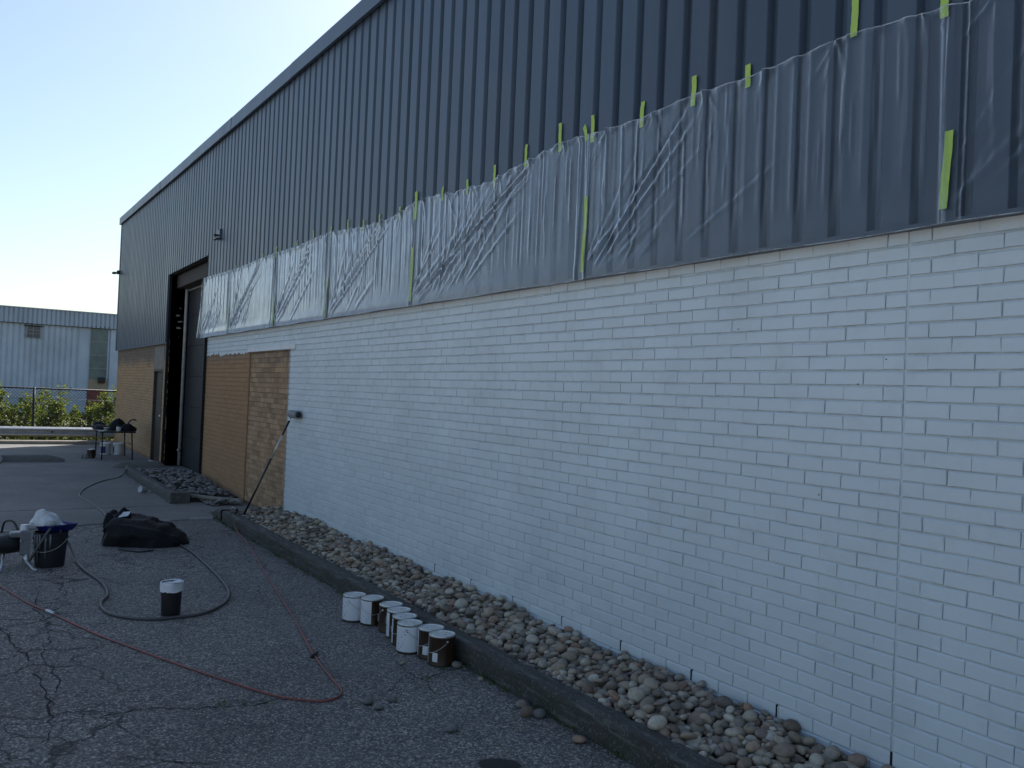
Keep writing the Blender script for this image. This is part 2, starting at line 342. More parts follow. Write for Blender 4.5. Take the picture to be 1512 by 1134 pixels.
def snoise(x, y, seed, oct=4, fx=1., fy=1.):          # cheap smooth noise: sums of sines
    r = np.random.default_rng(seed); o = 0; a = 1
    for k in range(oct):
        for _ in range(3):
            th = r.uniform(0, 6.28); ph = r.uniform(0, 6.28); q = 2 ** k * r.uniform(.8, 1.25)
            o = o + a * np.sin(q * (fx * x * np.cos(th) + fy * y * np.sin(th)) + ph)
        a *= .55
    return o / 4

# ------------------------------------------------------------------ ground
g = MB().add([(-700, -700, -.42), (700, -700, -.42), (700, 700, -.42), (-700, 700, -.42)], [(0, 1, 2, 3)]).build('ground', M['dirt'])
tag(g, kind='structure')
EDGE = lambda y: -11.02 - .16 * (y + 3.05) - .06 * math.sin(y * 2.3) - (.16 * (y + 1.2) if y > -1.2 else 0)
ys = [-40, -20, -10, -6, -5] + [-4 + .1 * i for i in range(41)]
b = MB()
v = [(EDGE(max(y, -4)) + random.uniform(-.025, .025), y, 0) for y in ys] + [(30, y, 0) for y in ys]; n = len(ys)
b.add(v + [(v[0][0], ys[0], -.4), (30, ys[0], -.4)], [(i, n + i, n + i + 1, i + 1) for i in range(n - 1)])
asph = b.build('asphalt_yard', M['asphalt']); tag(asph, kind='structure')
tag(MB().box(-10.7, 30, -40, -4.7, -.1, .004).build('bounce_yard', M['bounceyard']), kind='structure')  # unseen bright ground behind the camera, added to bounce sun onto the wall
def crackstrip(pts, w):
    b = MB(); pp = smoothpath([(x, y, 0) for x, y in pts], 9); vs = []
    for i, p in enumerate(pp):
        t = (pp[min(i + 1, len(pp) - 1)] - pp[max(i - 1, 0)]).normalized(); nn = Vector((-t.y, t.x, 0)); e = min(1, i / 3, (len(pp) - 1 - i) / 3)
        q = p + nn * random.gauss(0, .012); h = .58 * w * random.uniform(.15, 1.3) * max(e, .1)
        vs += [(*(q + nn * h)[:2], .003), (*(q - nn * h)[:2], .003)]
    b.add(vs, [(2 * i, 2 * i + 1, 2 * i + 3, 2 * i + 2) for i in range(len(pp) - 1)]); return b
for pts, w in (([(-6.9, -3.18), (-6.31, -3.08), (-5.84, -3.01), (-5.5, -3.0), (-4.93, -2.99), (-4.5, -3.05)], .010), ([(-8.22, -2.83), (-7.38, -2.91), (-6.65, -2.87), (-6.17, -2.94), (-5.46, -2.92), (-5.04, -2.99)], .007),
               ([(-4.92, -2.88), (-4.87, -2.73), (-4.85, -2.51), (-4.76, -2.29), (-4.7, -2.02), (-4.72, -1.8)], .008), ([(-4.85, -.72), (-4.71, -1.04), (-4.73, -1.16), (-4.53, -1.4), (-4.45, -1.7)], .006),
               ([(-5.12, -1.05), (-4.76, -1.07), (-4.38, -1.09)], .006), ([(-6.9, -2.9), (-6.6, -2.65), (-6.9, -2.45)], .005), ([(-4.3, -2.75), (-4.1, -2.5), (-4.0, -2.3)], .006), ([(-9.6, -1.2), (-9.2, -1.5), (-9.5, -1.9), (-9.1, -2.3)], .008), ([(-7.6, -1.2), (-7.0, -1.35), (-6.5, -1.2), (-5.9, -1.25)], .004)):
    crackstrip(pts, w).build('crack', M['crack'], asph)
# concrete apron: base and three slabs with open joints
apr = MB().box(-25.0, -10.6, -40, 3, -.6, -.05).build('concrete_apron', M['soil']); tag(apr, kind='structure')
def slab(x0f, x1f, z):
    yy = [-40, -15, -8] + [-5 + .125 * i for i in range(45)]; k = len(yy)
    a = [(x0f(y) + random.uniform(-.008, .008), y, z) for y in yy]; c = [(x1f(y) + random.uniform(-.02, .015), y, z) for y in yy]
    d = [(x + .015, y, z - .012) for x, y, z in c]; e = [(x, y, -.1) for x, y, z in d]; h = [(x - .012, y, z - .012) for x, y, z in a]; hh = [(x, y, -.1) for x, y, z in h]
    return MB().add(hh + h + a + c + d + e, [(r * k + i, (r + 1) * k + i, (r + 1) * k + i + 1, r * k + i + 1) for r in range(5) for i in range(k - 1)])
slab(lambda y: -24.2, lambda y: -16.955 + .03 * y, .004).build('slab', M['concrete'], apr)
slab(lambda y: -16.895 + .03 * y, lambda y: -12.69 - .05 * (y + 2.1), .008).build('slab', M['concrete'], apr)
slab(lambda y: -12.635 - .05 * (y + 2.1), lambda y: EDGE(max(y, -4)) - .085, .006).build('slab', M['concrete'], apr)
# broken pale edge pieces beside the slab edge
for (y0, y1, w) in ((-3.3, -2.95, .05), (-1.62, -1.25, .05), (-1.0, -.72, .045)):
    x0 = EDGE((y0 + y1) / 2); bb = MB().box(x0 - .06, x0 - .06 + w, y0, y1, -.02, .02, .008)
    bb.build('edge_chip', M['patch'], apr)

def loft_x(xs, prof, jit):            # kerb-like body: a profile (y,z) swept along X
    b = MB(); n = len(prof); vs = []
    for x in xs:
        for (y, z) in prof: vs.append((x + random.uniform(-jit, jit), y + random.uniform(-jit, jit), z + random.uniform(-jit, jit)))
    fs = [(i * n + j, i * n + j + 1, (i + 1) * n + j + 1, (i + 1) * n + j) for i in range(len(xs) - 1) for j in range(n - 1)]
    fs += [tuple(range(n)), tuple(reversed(range((len(xs) - 1) * n, len(xs) * n)))]
    return b.add(vs, fs)
KP = [(-.69, -.05), (-.692, .03), (-.697, .09), (-.70, .125), (-.692, .143), (-.675, .15), (-.63, .153), (-.59, .15), (-.572, .142), (-.565, .12), (-.56, -.05)]
xs = [-11.05 + .07 * i for i in range(int(14.6 / .07))]
kb = loft_x(xs, KP, .0065); n = len(KP)
# the kerb's far end dips and rounds into the apron
pre = [-11.95 + .075 * i for i in range(12)]
kb2 = MB(); vs = []
for i, x in enumerate(pre):
    t = (i / 11) ** .6
    for (y, z) in KP: vs.append((x + random.uniform(-.006, .006), y + (1 - t) * .14 + random.uniform(-.005, .005), -.05 + (z + .05) * (.25 + .75 * t) + random.uniform(-.005, .005)))
kb2.add(vs, [(i * n + j, i * n + j + 1, (i + 1) * n + j + 1, (i + 1) * n + j) for i in range(11) for j in range(n - 1)] + [tuple(range(n))])
kb.add(kb2.v, kb2.f)
tag(kb.build('kerb', M['kerb'], None, 'auto'), kind='structure')
tag(MB().box(-11.4, 3.5, -.57, .005, -.05, .085).build('stone_bed_soil', M['soil']), kind='structure')

# ------------------------------------------------------------------ the warehouse
WH = empty('warehouse', (-2.33, 0, 0)); tag(WH, 'long metal-clad warehouse with half-painted white brick base beside the yard', 'building')
C0, CH = 0.19, 0.0677
mw = MB(); mw.box(-15.45, -12.73, .0095, .3, -.1, 2.6); mw.box(-12.73, -10.855, .0275, .3, -.1, 2.2); mw.box(-12.73, -10.855, .0095, .3, 2.2, 2.6); mw.box(-10.855, 4, .0095, .3, -.1, 2.6); mf = MB(); mf.box(-26, -20.31, .0095, .3, -.1, 2.6); mf.box(-19.33, -18.8, .0095, .3, -.1, 2.6); mf.box(-20.31, -19.33, .0095, .3, 1.95, 2.6)
backing = mw.build('brick_wall', M['mortar'], WH); farwall = mf.build('brick_wall', M['mortar'], WH)
def brickgeo(L, H, seed, yoff=0.0, P=.0095):
    r = random.Random(seed); j = lambda a: r.uniform(-a, a)
    nx = 3 if L > .12 else 2
    xs_ = [L * i / nx for i in range(nx + 1)]; bot = [(x, 0) for x in xs_]; top = [(x, H) for x in reversed(xs_)]; ringp = bot + top
    tilt = j(.0012); bas = j(.0011) + yoff
    out, mid, fr = [], [], []
    for (x, z) in ringp:
        jx, jz = j(.0012), j(.0013); ix = .0028 if x <= 0 else (-.0028 if x >= L else 0); iz = .0012 if z <= 0 else -.0085
        out.append((x + jx, P + .004 + yoff, z + jz)); mid.append((x + jx, bas + (.0012 if z <= 0 else .0072), z + jz)); fr.append((x + jx + ix, bas + tilt * (z / H - .5) + j(.0004), z + jz + iz))
    n = len(ringp); v = out + mid + fr; f = []
    for k in range(2):
        for i in range(n): q = (i + 1) % n; f.append((k*n+i, k*n+q, k*n+n+q, k*n+n+i))
    for i in range(nx): a = 2*n+i; f.append((a, a+1, 2*n+(n-2-i), 2*n+(n-1-i)))
    return v, f
bricks = []            # x0, z0, L, H, yoff
def course(x0, x1, z, off, yoff=0.0, gap=.0058, anchor=None, hole=None):
    pitch = .203; a = (x1 if anchor is None else anchor) + off; k0 = math.floor((x0 - a) / pitch) - 1; x = a + k0 * pitch
    while x < x1:
        u0, u1 = max(x + gap / 2, x0), min(x + pitch - gap / 2, x1)
        if u1 - u0 > .02 and not (hole and hole[0] < (u0 + u1) / 2 < hole[1]): 
            e0 = .0028 if random.random() < .55 else 0; e1 = .0028 if random.random() < .55 else 0; dz = random.uniform(-.0012, .0012)
            bricks.append((u0 - (e0 if u0 > x0 else 0), z + .0032 + dz, u1 - u0 + (e0 if u0 > x0 else 0) + (e1 if u1 < x1 else 0), CH - .0062 + random.uniform(-.0018, .0024), yoff))
        x += pitch
for k in range(-2, 35):
    z = C0 + k * CH; off = 0 if k % 2 == 0 else -.1015
    course(-10.85, -2.3345, z, off, anchor=-2.332); course(-2.3235, 3.9, z, off, anchor=-2.326)
    if z > 2.2: course(-15.45, -10.85, z, off, anchor=-2.333)
    else:
        course(-12.725, -10.858, z, off + .04, .018); course(-15.45, -12.735, z, off + .07)
    if z > 1.93: course(-25.98, -18.8, z, off)
    else: course(-25.98, -20.32, z, off); course(-19.33, -18.8, z, off)
rank = []
for i, (x, z, L, H, yo) in enumerate(bricks):
    q = pix((x + L / 2, 0, z + H / 2)); big = 0
    if q and -5 < q[0] < 1517 and -5 < q[1] < 1139 and z < 2.46 and z > C0 - .01 and q[1] < 1125: big = L / q[2] / q[2]
    rank.append((big, i))
chosen = {i for s, i in sorted(rank, reverse=True)[:300]}
fullm = []
for k in range(14):
    b = MB().add(*brickgeo(.1955, CH - .0062, k)); fullm.append(b.data('brick', M['wall']))
rest = MB(); restf = MB(); cache = {}
for i, (x, z, L, H, yo) in enumerate(bricks):
    if i in chosen:
        if L > .185: place('brick', random.choice(fullm), backing, (x, random.uniform(-.0004, .0012), z), (random.gauss(0, .004), random.gauss(0, .003), random.gauss(0, .002)), (L / .1955, 1, H / (CH - .0062)))
        else:
            key = (round(L, 3), i % 3)
            if key not in cache: cache[key] = MB().add(*brickgeo(L, H, i)).data('brick', M['wall'])
            place('brick', cache[key], backing, (x, 0, z))
    else:
        vv, ff = brickgeo(L, H, i, yo); (restf if x < -17 else rest).add([(a + x, b_, c + z) for a, b_, c in vv], ff)
ro = rest.build('brick_courses', M['wall'], backing); ro['kind'] = 'stuff'
ro = restf.build('brick_courses', M['wall'], farwall); ro['kind'] = 'stuff'
# sealant bead in the control joint and open weep holes at the foot
sb = MB(); zs = [C0 - .1 + .04 * i for i in range(61)]; vv = []
for z in zs:
    for px, py in ((-2.336, .0095), (-2.3325, .0052), (-2.329, .0042), (-2.3255, .0052), (-2.322, .0095)): vv.append((px + random.uniform(-.0006, .0006), py + random.uniform(-.0006, .0006), z))
sb.add(vv, [(r * 5 + c, r * 5 + c + 1, r * 5 + c + 6, r * 5 + c + 5) for r in range(60) for c in range(4)])
sb.build('control_joint', M['wall'], backing, True)
for x in (-2.33, -2.955, -3.55, -4.16, -4.78, -5.4, -6.02, -6.65):
    MB().box(x - .0036, x + .0036, -.0012, .02, C0 + .006, C0 + .066).build('weep_hole', M['crack'], backing)
MB().box(-3.01, -2.99, -.003, .01, C0 - .01, C0 + .004, .002).build('anchor_stub', M['crack'], backing)
for x, z in ((-2.42, 1.93), (-2.56, 1.82), (-2.75, 1.3), (-3.3, 2.1), (-4.0, 2.28)):
    MB().lathe([(.0035, 0), (.003, .002), (0, .002)], n=7).build('pit', M['crack'], backing, world=False, loc=Vector((x, -.0006, z)) - wloc(backing)).rotation_euler = (R(90), 0, 0)
# steel lintel board over the infilled doorway
MB().box(-12.78, -10.62, -.022, .02, 2.172, 2.232, .004).build('lintel', M['white'], WH)
MB().box(-10.875, -10.845, -.004, .03, .1, 2.172, .002).build('infill_edge_strip', M['patch'], WH)
# --- cladding panels
ROOF = lambda x: 5.46 - .0205 * (x + 8.5)
YC = -.052; PW = .2085; PD = .038
def panelmesh(h=1.0):
    prof = [(0, 0), (.1345, 0), (.1385, .003), (.154, PD), (.1935, PD), (.2045, .003), (PW + .0005, 0)]
    b = MB(); n = len(prof)
    v = [(x, y, 0) for x, y in prof] + [(x, y, h) for x, y in prof] + [(x, y + .006, 0) for x, y in prof]
    return b.add(v, [(i, i + 1, n + i + 1, n + i) for i in range(n - 1)] + [(2 * n + i, 2 * n + i + 1, i + 1, i) for i in range(n - 1)]).data('cladding_panel', M['clad'])
cb = MB().box(-26, -18.8, .0, .3, 2.51, 6.0).box(-18.8, -15.45, .0, .3, 3.93, 6.0).box(-15.45, 4, .0, .3, 2.61, 5.2)
clad = cb.build('metal_cladding', M['darksteel'], WH)
pm = panelmesh(); x = -26.0; i = 0
while x < 3.9:
    z0 = 2.497
    if -18.82 < x + PW / 2 < -15.46: z0 = 3.875
    place('cladding_panel', pm, clad, (x, YC, z0), (0, 0, 0), (1, 1, ROOF(x) + .22 - z0)); x += PW
# cladding foot trim, corner trim, flashing
for x0, x1 in ((-26.02, -18.81), (-15.44, -9.4), (-9.4, -3.3), (-3.3, 3.9)):
    MB().box(x0 + .002, x1 - .002, YC - .003, .003, 2.478, 2.496).build('foot_trim', M['clad'], clad)
MB().box(-26.06, -25.98, YC - .012, .12, 2.49, 6.0).build('corner_trim', M['clad'], clad)
xs = [-26.1 + 3.02 * i for i in range(11)]
for i in range(10):
    xa, xb = xs[i], xs[i + 1] - .004
    y0 = YC - .055 - (.004 if i % 2 else 0)
    v = [];
    for xx in (xa, xb):
        z = ROOF(xx); v += [(xx, YC - .02, z + .10), (xx, y0, z + .10), (xx, y0, z + .285), (xx, y0 + .03, z + .315), (xx, .5, z + .33), (xx, .5, z + .2)]
    MB().add(v, [(j, j + 1, 7 + j, 6 + j) for j in range(5)] + [(0, 1, 2, 3, 4, 5), (11, 10, 9, 8, 7, 6)]).build('roof_flashing', M['clad'], WH)
MB().add([(-26, .4, 6.0), (4, .4, 5.4), (4, 22, 5.4), (-26, 22, 6.0), (-26, 22, -.4), (4, 22, -.4)], [(0, 1, 2, 3), (3, 2, 5, 4)]).build('roof', M['roofm'], WH)
MB().add([(-26, .2, -.4), (-26, 22, -.4), (-26, 22, 6), (-26, .2, 6)], [(0, 3, 2, 1)]).build('end_wall', M['clad'], WH)
MB().add([(4, .0, -.4), (4, 22, -.4), (4, 22, 5.4), (4, .0, 5.4)], [(0, 1, 2, 3)]).build('end_wall', M['clad'], WH)
# --- door bay
bay = MB(); bay.box(-18.84, -18.80, -.05, .36, -.02, 3.93); bay.box(-15.46, -15.42, -.045, .36, -.02, 3.93); bay.box(-18.8, -15.46, .005, .36, 3.86, 3.92)
bay.build('door_jamb', M['jamb'], WH)
MB().box(-18.8, -15.46, .10, .34, 3.60, 3.86, .01).build('header_beam', M['rust'], WH)
od = MB().box(-18.8, -15.46, .40, .44, 0, 3.9).build('overhead_door', M['jamb'], WH)
for k in range(6):
    MB().box(-18.7, -15.47, .33, .40, .03 + k * .6, .03 + k * .6 + .597, .003).build('door_section', M['doorp'], od)
MB().tube([(-18.72, .345, 3.75), (-18.735, .30, 3.70), (-18.74, .285, 3.6), (-18.745, .285, .02)], .033, 10).build('door_track', M['pale'], od, True)
MB().tube([(-18.68, .27, .33), (-18.56, .22, .34)], .025, 8).build('track_handle', M['pale'], od, True)
MB().box(-18.7, -15.47, .305, .33, 3.56, 3.585).build('top_rail', M['pale'], od)
for z, x_ in ((3.05, .12), (2.93, .16), (2.8, .14), (3.2, .18), (2.62, .17)):
    MB().lathe([(.018, 0), (.015, .003), (0, .004)], n=7, jit=.3).build('paint_chip', M['patch'], od, world=False, loc=Vector((-18.799, x_, z)) - wloc(od)).rotation_euler = (0, R(90), random.random())
# --- steel side door
sdn = MB().box(-20.30, -19.34, .05, .07, -.02, 1.94).build('steel_door', M['sdoor'], WH)
for a in ((-20.33, -20.28, 0, 1.96), (-19.36, -19.31, 0, 1.96)): MB().box(a[0], a[1], -.008, .09, a[2], a[3]).build('door_frame', M['sdoor'], sdn)
MB().box(-20.28, -19.36, -.008, .09, 1.915, 1.96).build('door_frame', M['sdoor'], sdn)
MB().box(-20.2, -19.45, .04, .05, .15, 1.8, .004).build('door_leaf_panel', M['sdoor'], sdn)
MB().lathe([(0, .06), (.028, .05), (.034, .03), (.02, .012), (.03, 0)], n=12).build('door_knob', M['tin'], sdn, True, False, Vector((-19.47, .04, .98)) - wloc(sdn)).rotation_euler = (R(90), 0, 0)
MB().box(-20.34, -19.30, -.005, .004, 1.963, 2.44, .002).build('primer_patch', M['primer'], WH)
# --- little fixtures on the cladding
fx = MB().box(-26.03, -25.9, -.13, YC - .012, 4.56, 4.66, .01).build('wall_lamp', M['darksteel'], WH)
MB().box(-26.10, -25.94, -.24, -.13, 4.56, 4.62, .02).build('lamp_head', M['darksteel'], fx)
fx = MB().box(-14.72, -14.55, YC - .03, YC + .003, 4.04, 4.2, .006).build('junction_box', M['clad'], WH)
MB().tube([(-14.64, YC - .02, 4.1), (-14.64, YC - .1, 4.1)], .018, 8).build('conduit_stub', M['darksteel'], fx)
MB().box(-14.78, -14.54, YC - .08, YC - .03, 4.035, 4.05).build('bracket_shelf', M['darksteel'], fx)

# ------------------------------------------------------------------ masking film and tape
TOP = [(-15.64, 3.50), (-14.75, 3.48), (-13.9, 3.455), (-13.48, 3.44), (-12.06, 3.45), (-11.44, 3.445), (-10.58, 3.42), (-9.9, 3.44), (-9.39, 3.44), (-8.87, 3.395), (-8.44, 3.36), (-8.03, 3.35), (-7.75, 3.345), (-7.54, 3.37), (-7.26, 3.40), (-6.98, 3.41), (-6.68, 3.39), (-6.45, 3.36), (-6.24, 3.36), (-6.0, 3.345), (-5.81, 3.345), (-5.53, 3.38), (-5.26, 3.40), (-4.94, 3.43), (-4.76, 3.425), (-4.58, 3.41), (-4.3, 3.395), (-4.07, 3.39), (-3.64, 3.41), (-3.24, 3.39), (-2.61, 3.41), (-2.16, 3.37), (-1.88, 3.35), (-1.4, 3.36), (-.8, 3.4), (3.9, 3.4)]
tx, tz = np.array([p[0] for p in TOP]), np.array([p[1] for p in TOP])
SEAM = [-15.63, -13.8, -11.44, -9.42, -7.21, -4.6, -2.13, .2, 2.4]
CR = lambda d, w: np.exp(-(d / w) ** 2)
r_ = lambda sd, a, b: random.Random(sd).uniform(a, b)
def film(i, x0, x1):
    nx = int((x1 - x0) / .009); nz = 84
    u = np.linspace(0, 1, nx + 1); w = np.linspace(0, 1, nz + 1); U, Wv = np.meshgrid(u, w)
    slant = .06 * (1 - Wv) * (1 if i == 0 else 0)
    X = x0 - .015 + (x1 - x0 + .03) * U - slant * (1 - U) * 2
    zt = np.interp(X, tx, tz) + (.003 if i > 4 else .006) * np.sin(X * 31 + i) + (.001 if i > 4 else .004) * np.sin(X * 83)
    z0 = 2.474 + .004 * np.sin(X * 5 + i)
    Z = z0 + (zt - z0) * Wv
    s = i * 11 + 3
    # vertical clinging pleats, sharpened sines that wander a little
    ph = X * 62 + 1.1 * snoise(X, Z, s, 3, 3.0, .7)
    amp = (.0075 if i > 4 else .005) * (.5 + .5 * snoise(X, Z, s + 1, 3, 2.5, 1.2)) * np.clip((Z - 2.60) / .14, 0, 1)
    d = amp * (1 - np.abs(np.sin(ph * .5))) ** 1.6
    ph2 = X * 118 + 2.5 * snoise(X, Z, s + 2, 3, 4, 1.5)
    d = d + .003 * np.clip(snoise(X, Z, s + 5, 2, 2, 2) + .3, 0, 1) * (1 - np.abs(np.sin(ph2 * .5))) ** 2 * np.clip((Z - 2.6) / .1, 0, 1)
    if i >= 3:
        for k in range(34):
            cx = x0 + r_(s + k, 0, x1 - x0); za = 2.62 + r_(s + k + 70, 0, .5); zb = za + r_(s + k + 140, .2, .6)
            q = X - cx - .03 * (Z - za) * r_(s + k + 9, -1, 1); d = d + r_(s + k + 33, .003, .0065) * CR(q, .0075) * np.clip((Z - za) / .08, 0, 1) * np.clip((zb - Z) / .08, 0, 1)
    # the recesses pull it in a little
    rib = ((X + 26) % PW) / PW; d = d - .010 * CR(rib - .83, .10) * np.clip((Z - 2.55) / .2, 0, 1) * (.5 + .5 * snoise(X, Z, s + 3, 2, 1.5, 1.5))
    # slanted tension folds running up from the far foot of each sheet
    r = np.random.default_rng(s); L = x1 - x0
    near = .7 if x0 > -5 else 1.0
    for k in range(9 if x0 < -9 else 18):
        bx = x0 + r.uniform(-.02, .45) * (L if k < 6 else .5 * L); bz = 2.50 + r.uniform(0, .12)
        ang = r.uniform(R(24), R(62)); dx, dz = math.cos(ang), math.sin(ang)
        t = (X - bx) * dx + (Z - bz) * dz; q = (X - bx) * -dz + (Z - bz) * dx + .03 * (t - .4) ** 2 * r.uniform(-1, 1)
        l0, l1 = (0.0, r.uniform(.25, 1.2)); fall = np.clip((t - l0) / .1, 0, 1) * np.clip((l1 - t) / .25, 0, 1)
        wd = r.uniform(.009, .016) * (1 + .6 * np.clip(t, 0, 2)) * (1.5 if x0 < -9 else 1); d = d + near * r.uniform(.003, .007) * fall * (CR(q, wd) - .5 * CR(q - 2 * wd, wd))
    # the strong diagonal bundle
    if i in (1, 2, 3, 4, 5):
        ax, az, bx, bz = x0 + .12, 2.53, (x0 + .74 * L if i != 5 else x0 + 1.0), 3.36
        ln = math.hypot(bx - ax, bz - az); dx, dz = (bx - ax) / ln, (bz - az) / ln
        t = (X - ax) * dx + (Z - az) * dz; q = (X - ax) * -dz + (Z - az) * dx
        fall = np.clip(t / .1, 0, 1) * np.clip((ln - t) / .2, 0, 1)
        for k in range(5):
            o = r.uniform(-.05, .05) * (1 + 1.2 * t / ln); wd = r.uniform(.010, .016) * (1.5 if x0 < -9 else 1)
            d = d + near * .006 * fall * (CR(q - o, wd) - .6 * CR(q - o - .022, wd))
    # short creases hanging from each top tape
    for k in range(int(L / .43) + 1):
        cx = x0 + .2 + k * .43
        for m in range(4):
            ang = r.uniform(-.9, .9); t = (zt - Z); q = X - cx - np.tan(ang) * t
            d = d + .006 * CR(q, .011 + .02 * t) * np.clip(1 - t / r.uniform(.1, .28), 0, 1)
    # gathered verticals at the seams
    for e in (x0, x1):
        for m in range(5):
            o = r.uniform(-.09, .09); q = X - e - o - .10 * (1 - Wv) * r.uniform(-.5, .5); d = d + .010 * CR(q, .010)
    d = d + .006 * CR(Wv - .985, .02) * (1 + np.sin(X * 40))
    d = d + .0045 * (.5 + .5 * snoise(X, Z, s + 9, 3, 1.3, 1.6)) + .004 * CR((Z - 2.53), .05)
    Y = YC - .006 - np.clip(d + .004, .0005 - (.010), .06)
    if i == 0: Y = Y - .05 * np.clip((.16 - U) / .16, 0, 1) * np.clip((3.3 - Z) / .8, 0, 1)
    Y = np.where((Z < 2.52), np.minimum(Y, YC - .009), Y)
    Y = Y - .0022 * (i % 2)
    v = np.stack([X, Y, Z], -1).reshape(-1, 3); n = nx + 1
    ii, jj = np.meshgrid(np.arange(nz), np.arange(nx), indexing='ij'); a = (ii * n + jj).ravel()
    b = MB(); b.v = [tuple(p) for p in v.tolist()]; b.f = [(p, p + 1, p + n + 1, p + n) for p in a.tolist()]
    o = b.build('plastic_sheet', M['film'], None, True)
    for row, rad, zo in ((0, .0024, 0.), (nz, .0026, -.002)):
        MB().tube([tuple(p) for p in (v.reshape(nz + 1, n, 3)[row][::3] + np.array((0, -.001, zo))).tolist()], rad, 5).build('rolled_edge', M['filmedge'], o, True)
    return o
FL = ['milky clear plastic masking sheet overhanging the dark door bay', 'milky plastic masking sheet above the brown infilled doorway', 'clear plastic masking sheet second past the lintel board, above the roller',
      'crumpled plastic masking sheet with diagonal folds, far half of the white wall', 'most crumpled plastic masking sheet, between two long tapes mid wall', 'long nearly clear plastic masking sheet right of the longest tape', 'thin plastic masking sheet at the right edge of the picture']
for i in range(7):
    o = film(i, SEAM[i], SEAM[i + 1]); tag(o, FL[i], 'plastic sheet', 'plastic sheets taped over the cladding')
def strip(x, z0, z1, w, lean=0.0, out=.012, mat='tape', curl=.0012):
    b = MB(); n = 10; v = []
    for i in range(n + 1):
        t = i / n; z = z0 + (z1 - z0) * t; cx = x + lean * (t - .5); y = YC - out - curl * math.sin(t * 9 + x * 7) - .003 * (t > .85) * math.sin(x * 5); hw = w / 2 * (1 + .04 * math.sin(t * 23 + x))
        v += [(cx - hw, y + random.uniform(-.001, .001), z), (cx + hw, y + random.uniform(-.001, .001), z), (cx + hw, y + .0012, z), (cx - hw, y + .0012, z)]
    f = []
    for i in range(n):
        for j in range(4): q = (j + 1) % 4; f.append((i*4+j, i*4+q, i*4+4+q, i*4+4+j))
    f += [(3, 2, 1, 0), (n*4, n*4+1, n*4+2, n*4+3)]
    return b.add(v, f).build('masking_tape', M[mat])
# pixel-height measured strips: X, foot, head, width
TP = [(-2.6, 3.395, 3.62, .036), (-3.24, 3.34, 3.46, .036), (-3.64, 3.35, 3.515, .036), (-4.08, 3.335, 3.49, .034), (-4.57, 3.355, 3.53, .034), (-4.94, 3.375, 3.57, .034), (-5.37, 3.36, 3.52, .032), (-5.81, 3.29, 3.46, .032), (-6.24, 3.31, 3.43, .03), (-6.68, 3.33, 3.45, .03), (-7.2, 3.25, 3.50, .05), (-7.55, 3.31, 3.42, .03), (-8.03, 3.31, 3.43, .03), (-8.44, 3.31, 3.43, .03), (-8.88, 3.34, 3.50, .03), (-9.39, 3.38, 3.5, .03), (-9.98, 3.39, 3.54, .03), (-10.58, 3.37, 3.5, .03), (-11.44, 3.39, 3.53, .03), (-12.06, 3.4, 3.51, .03), (-13.48, 3.39, 3.5, .03)]
ORD = ['first', 'second', 'third', 'fourth', 'fifth', 'sixth', 'seventh', 'eighth', 'ninth', 'tenth', 'eleventh', 'twelfth', 'thirteenth', 'fourteenth', 'fifteenth', 'sixteenth', 'seventeenth', 'eighteenth', 'nineteenth', 'twentieth', 'twenty-first']
for i, (x, z0, z1, w) in enumerate(TP):
    o = strip(x, z0, z1, w, random.uniform(-.008, .008))
    tag(o, f'{ORD[i]} upright green tape from the right along the plastic sheets\' top edge', 'tape', 'short tapes along the top of the plastic')
o = strip(-4.66, 3.42, 3.455, .035, .05, .014); o.data.transform(Matrix.Translation((-4.64, 0, 3.43)) @ Matrix.Rotation(R(-48), 4, 'Y') @ Matrix.Diagonal((1, 1, 2.6, 1)) @ Matrix.Translation((4.66, 0, -3.4375)))
tag(o, 'slanted green tape crossing an upright one at the plastic\'s top edge', 'tape', 'short tapes along the top of the plastic')
o = strip(-2.165, 3.33, 3.42, .036); tag(o, 'green tape tip just touching the picture\'s top edge above the near seam', 'tape', 'short tapes along the top of the plastic')
for x, z0, z1, w, l in ((-2.128, 2.535, 2.85, .036, 'wide green tape on the seam nearest the right edge'), (-4.605, 2.52, 3.01, .034, 'long straight green tape down the seam in mid wall'), (-7.22, 2.515, 3.0, .05, 'folded green tape down the crumpled seam far half of wall'), (-9.43, 2.50, 2.92, .05, 'pale green tape down the seam above the roller side of wall'), (-11.45, 2.51, 2.86, .055, 'pale green tape on the seam above the lintel board'), (-13.82, 2.50, 2.87, .05, 'faint green tape on the seam nearest the door bay')):
    tag(strip(x, z0, z1, w, .02, .019), l, 'tape', 'long tapes on the plastic seams')

# ------------------------------------------------------------------ stones
def ico():
    p = (1 + 5 ** .5) / 2
    v = [Vector(q).normalized() for q in [(-1,p,0),(1,p,0),(-1,-p,0),(1,-p,0),(0,-1,p),(0,1,p),(0,-1,-p),(0,1,-p),(p,0,-1),(p,0,1),(-p,0,-1),(-p,0,1)]]
    f = [(0,11,5),(0,5,1),(0,1,7),(0,7,10),(0,10,11),(1,5,9),(5,11,4),(11,10,2),(10,7,6),(7,1,8),(3,9,4),(3,4,2),(3,2,6),(3,6,8),(3,8,9),(4,9,5),(2,4,11),(6,2,10),(8,6,7),(9,8,1)]
    return v, f
def subdiv(v, f):
    v = list(v); c = {}; o = []
    def m(a, b):
        k = (min(a, b), max(a, b))
        if k not in c: c[k] = len(v); v.append(((v[a] + v[b]) / 2).normalized())
        return c[k]
    for a, b, d in f: x, y, z = m(a, b), m(b, d), m(d, a); o += [(a, x, z), (b, y, x), (d, z, y), (x, y, z)]
    return v, o
I1 = subdiv(*ico()); I2 = subdiv(*I1)
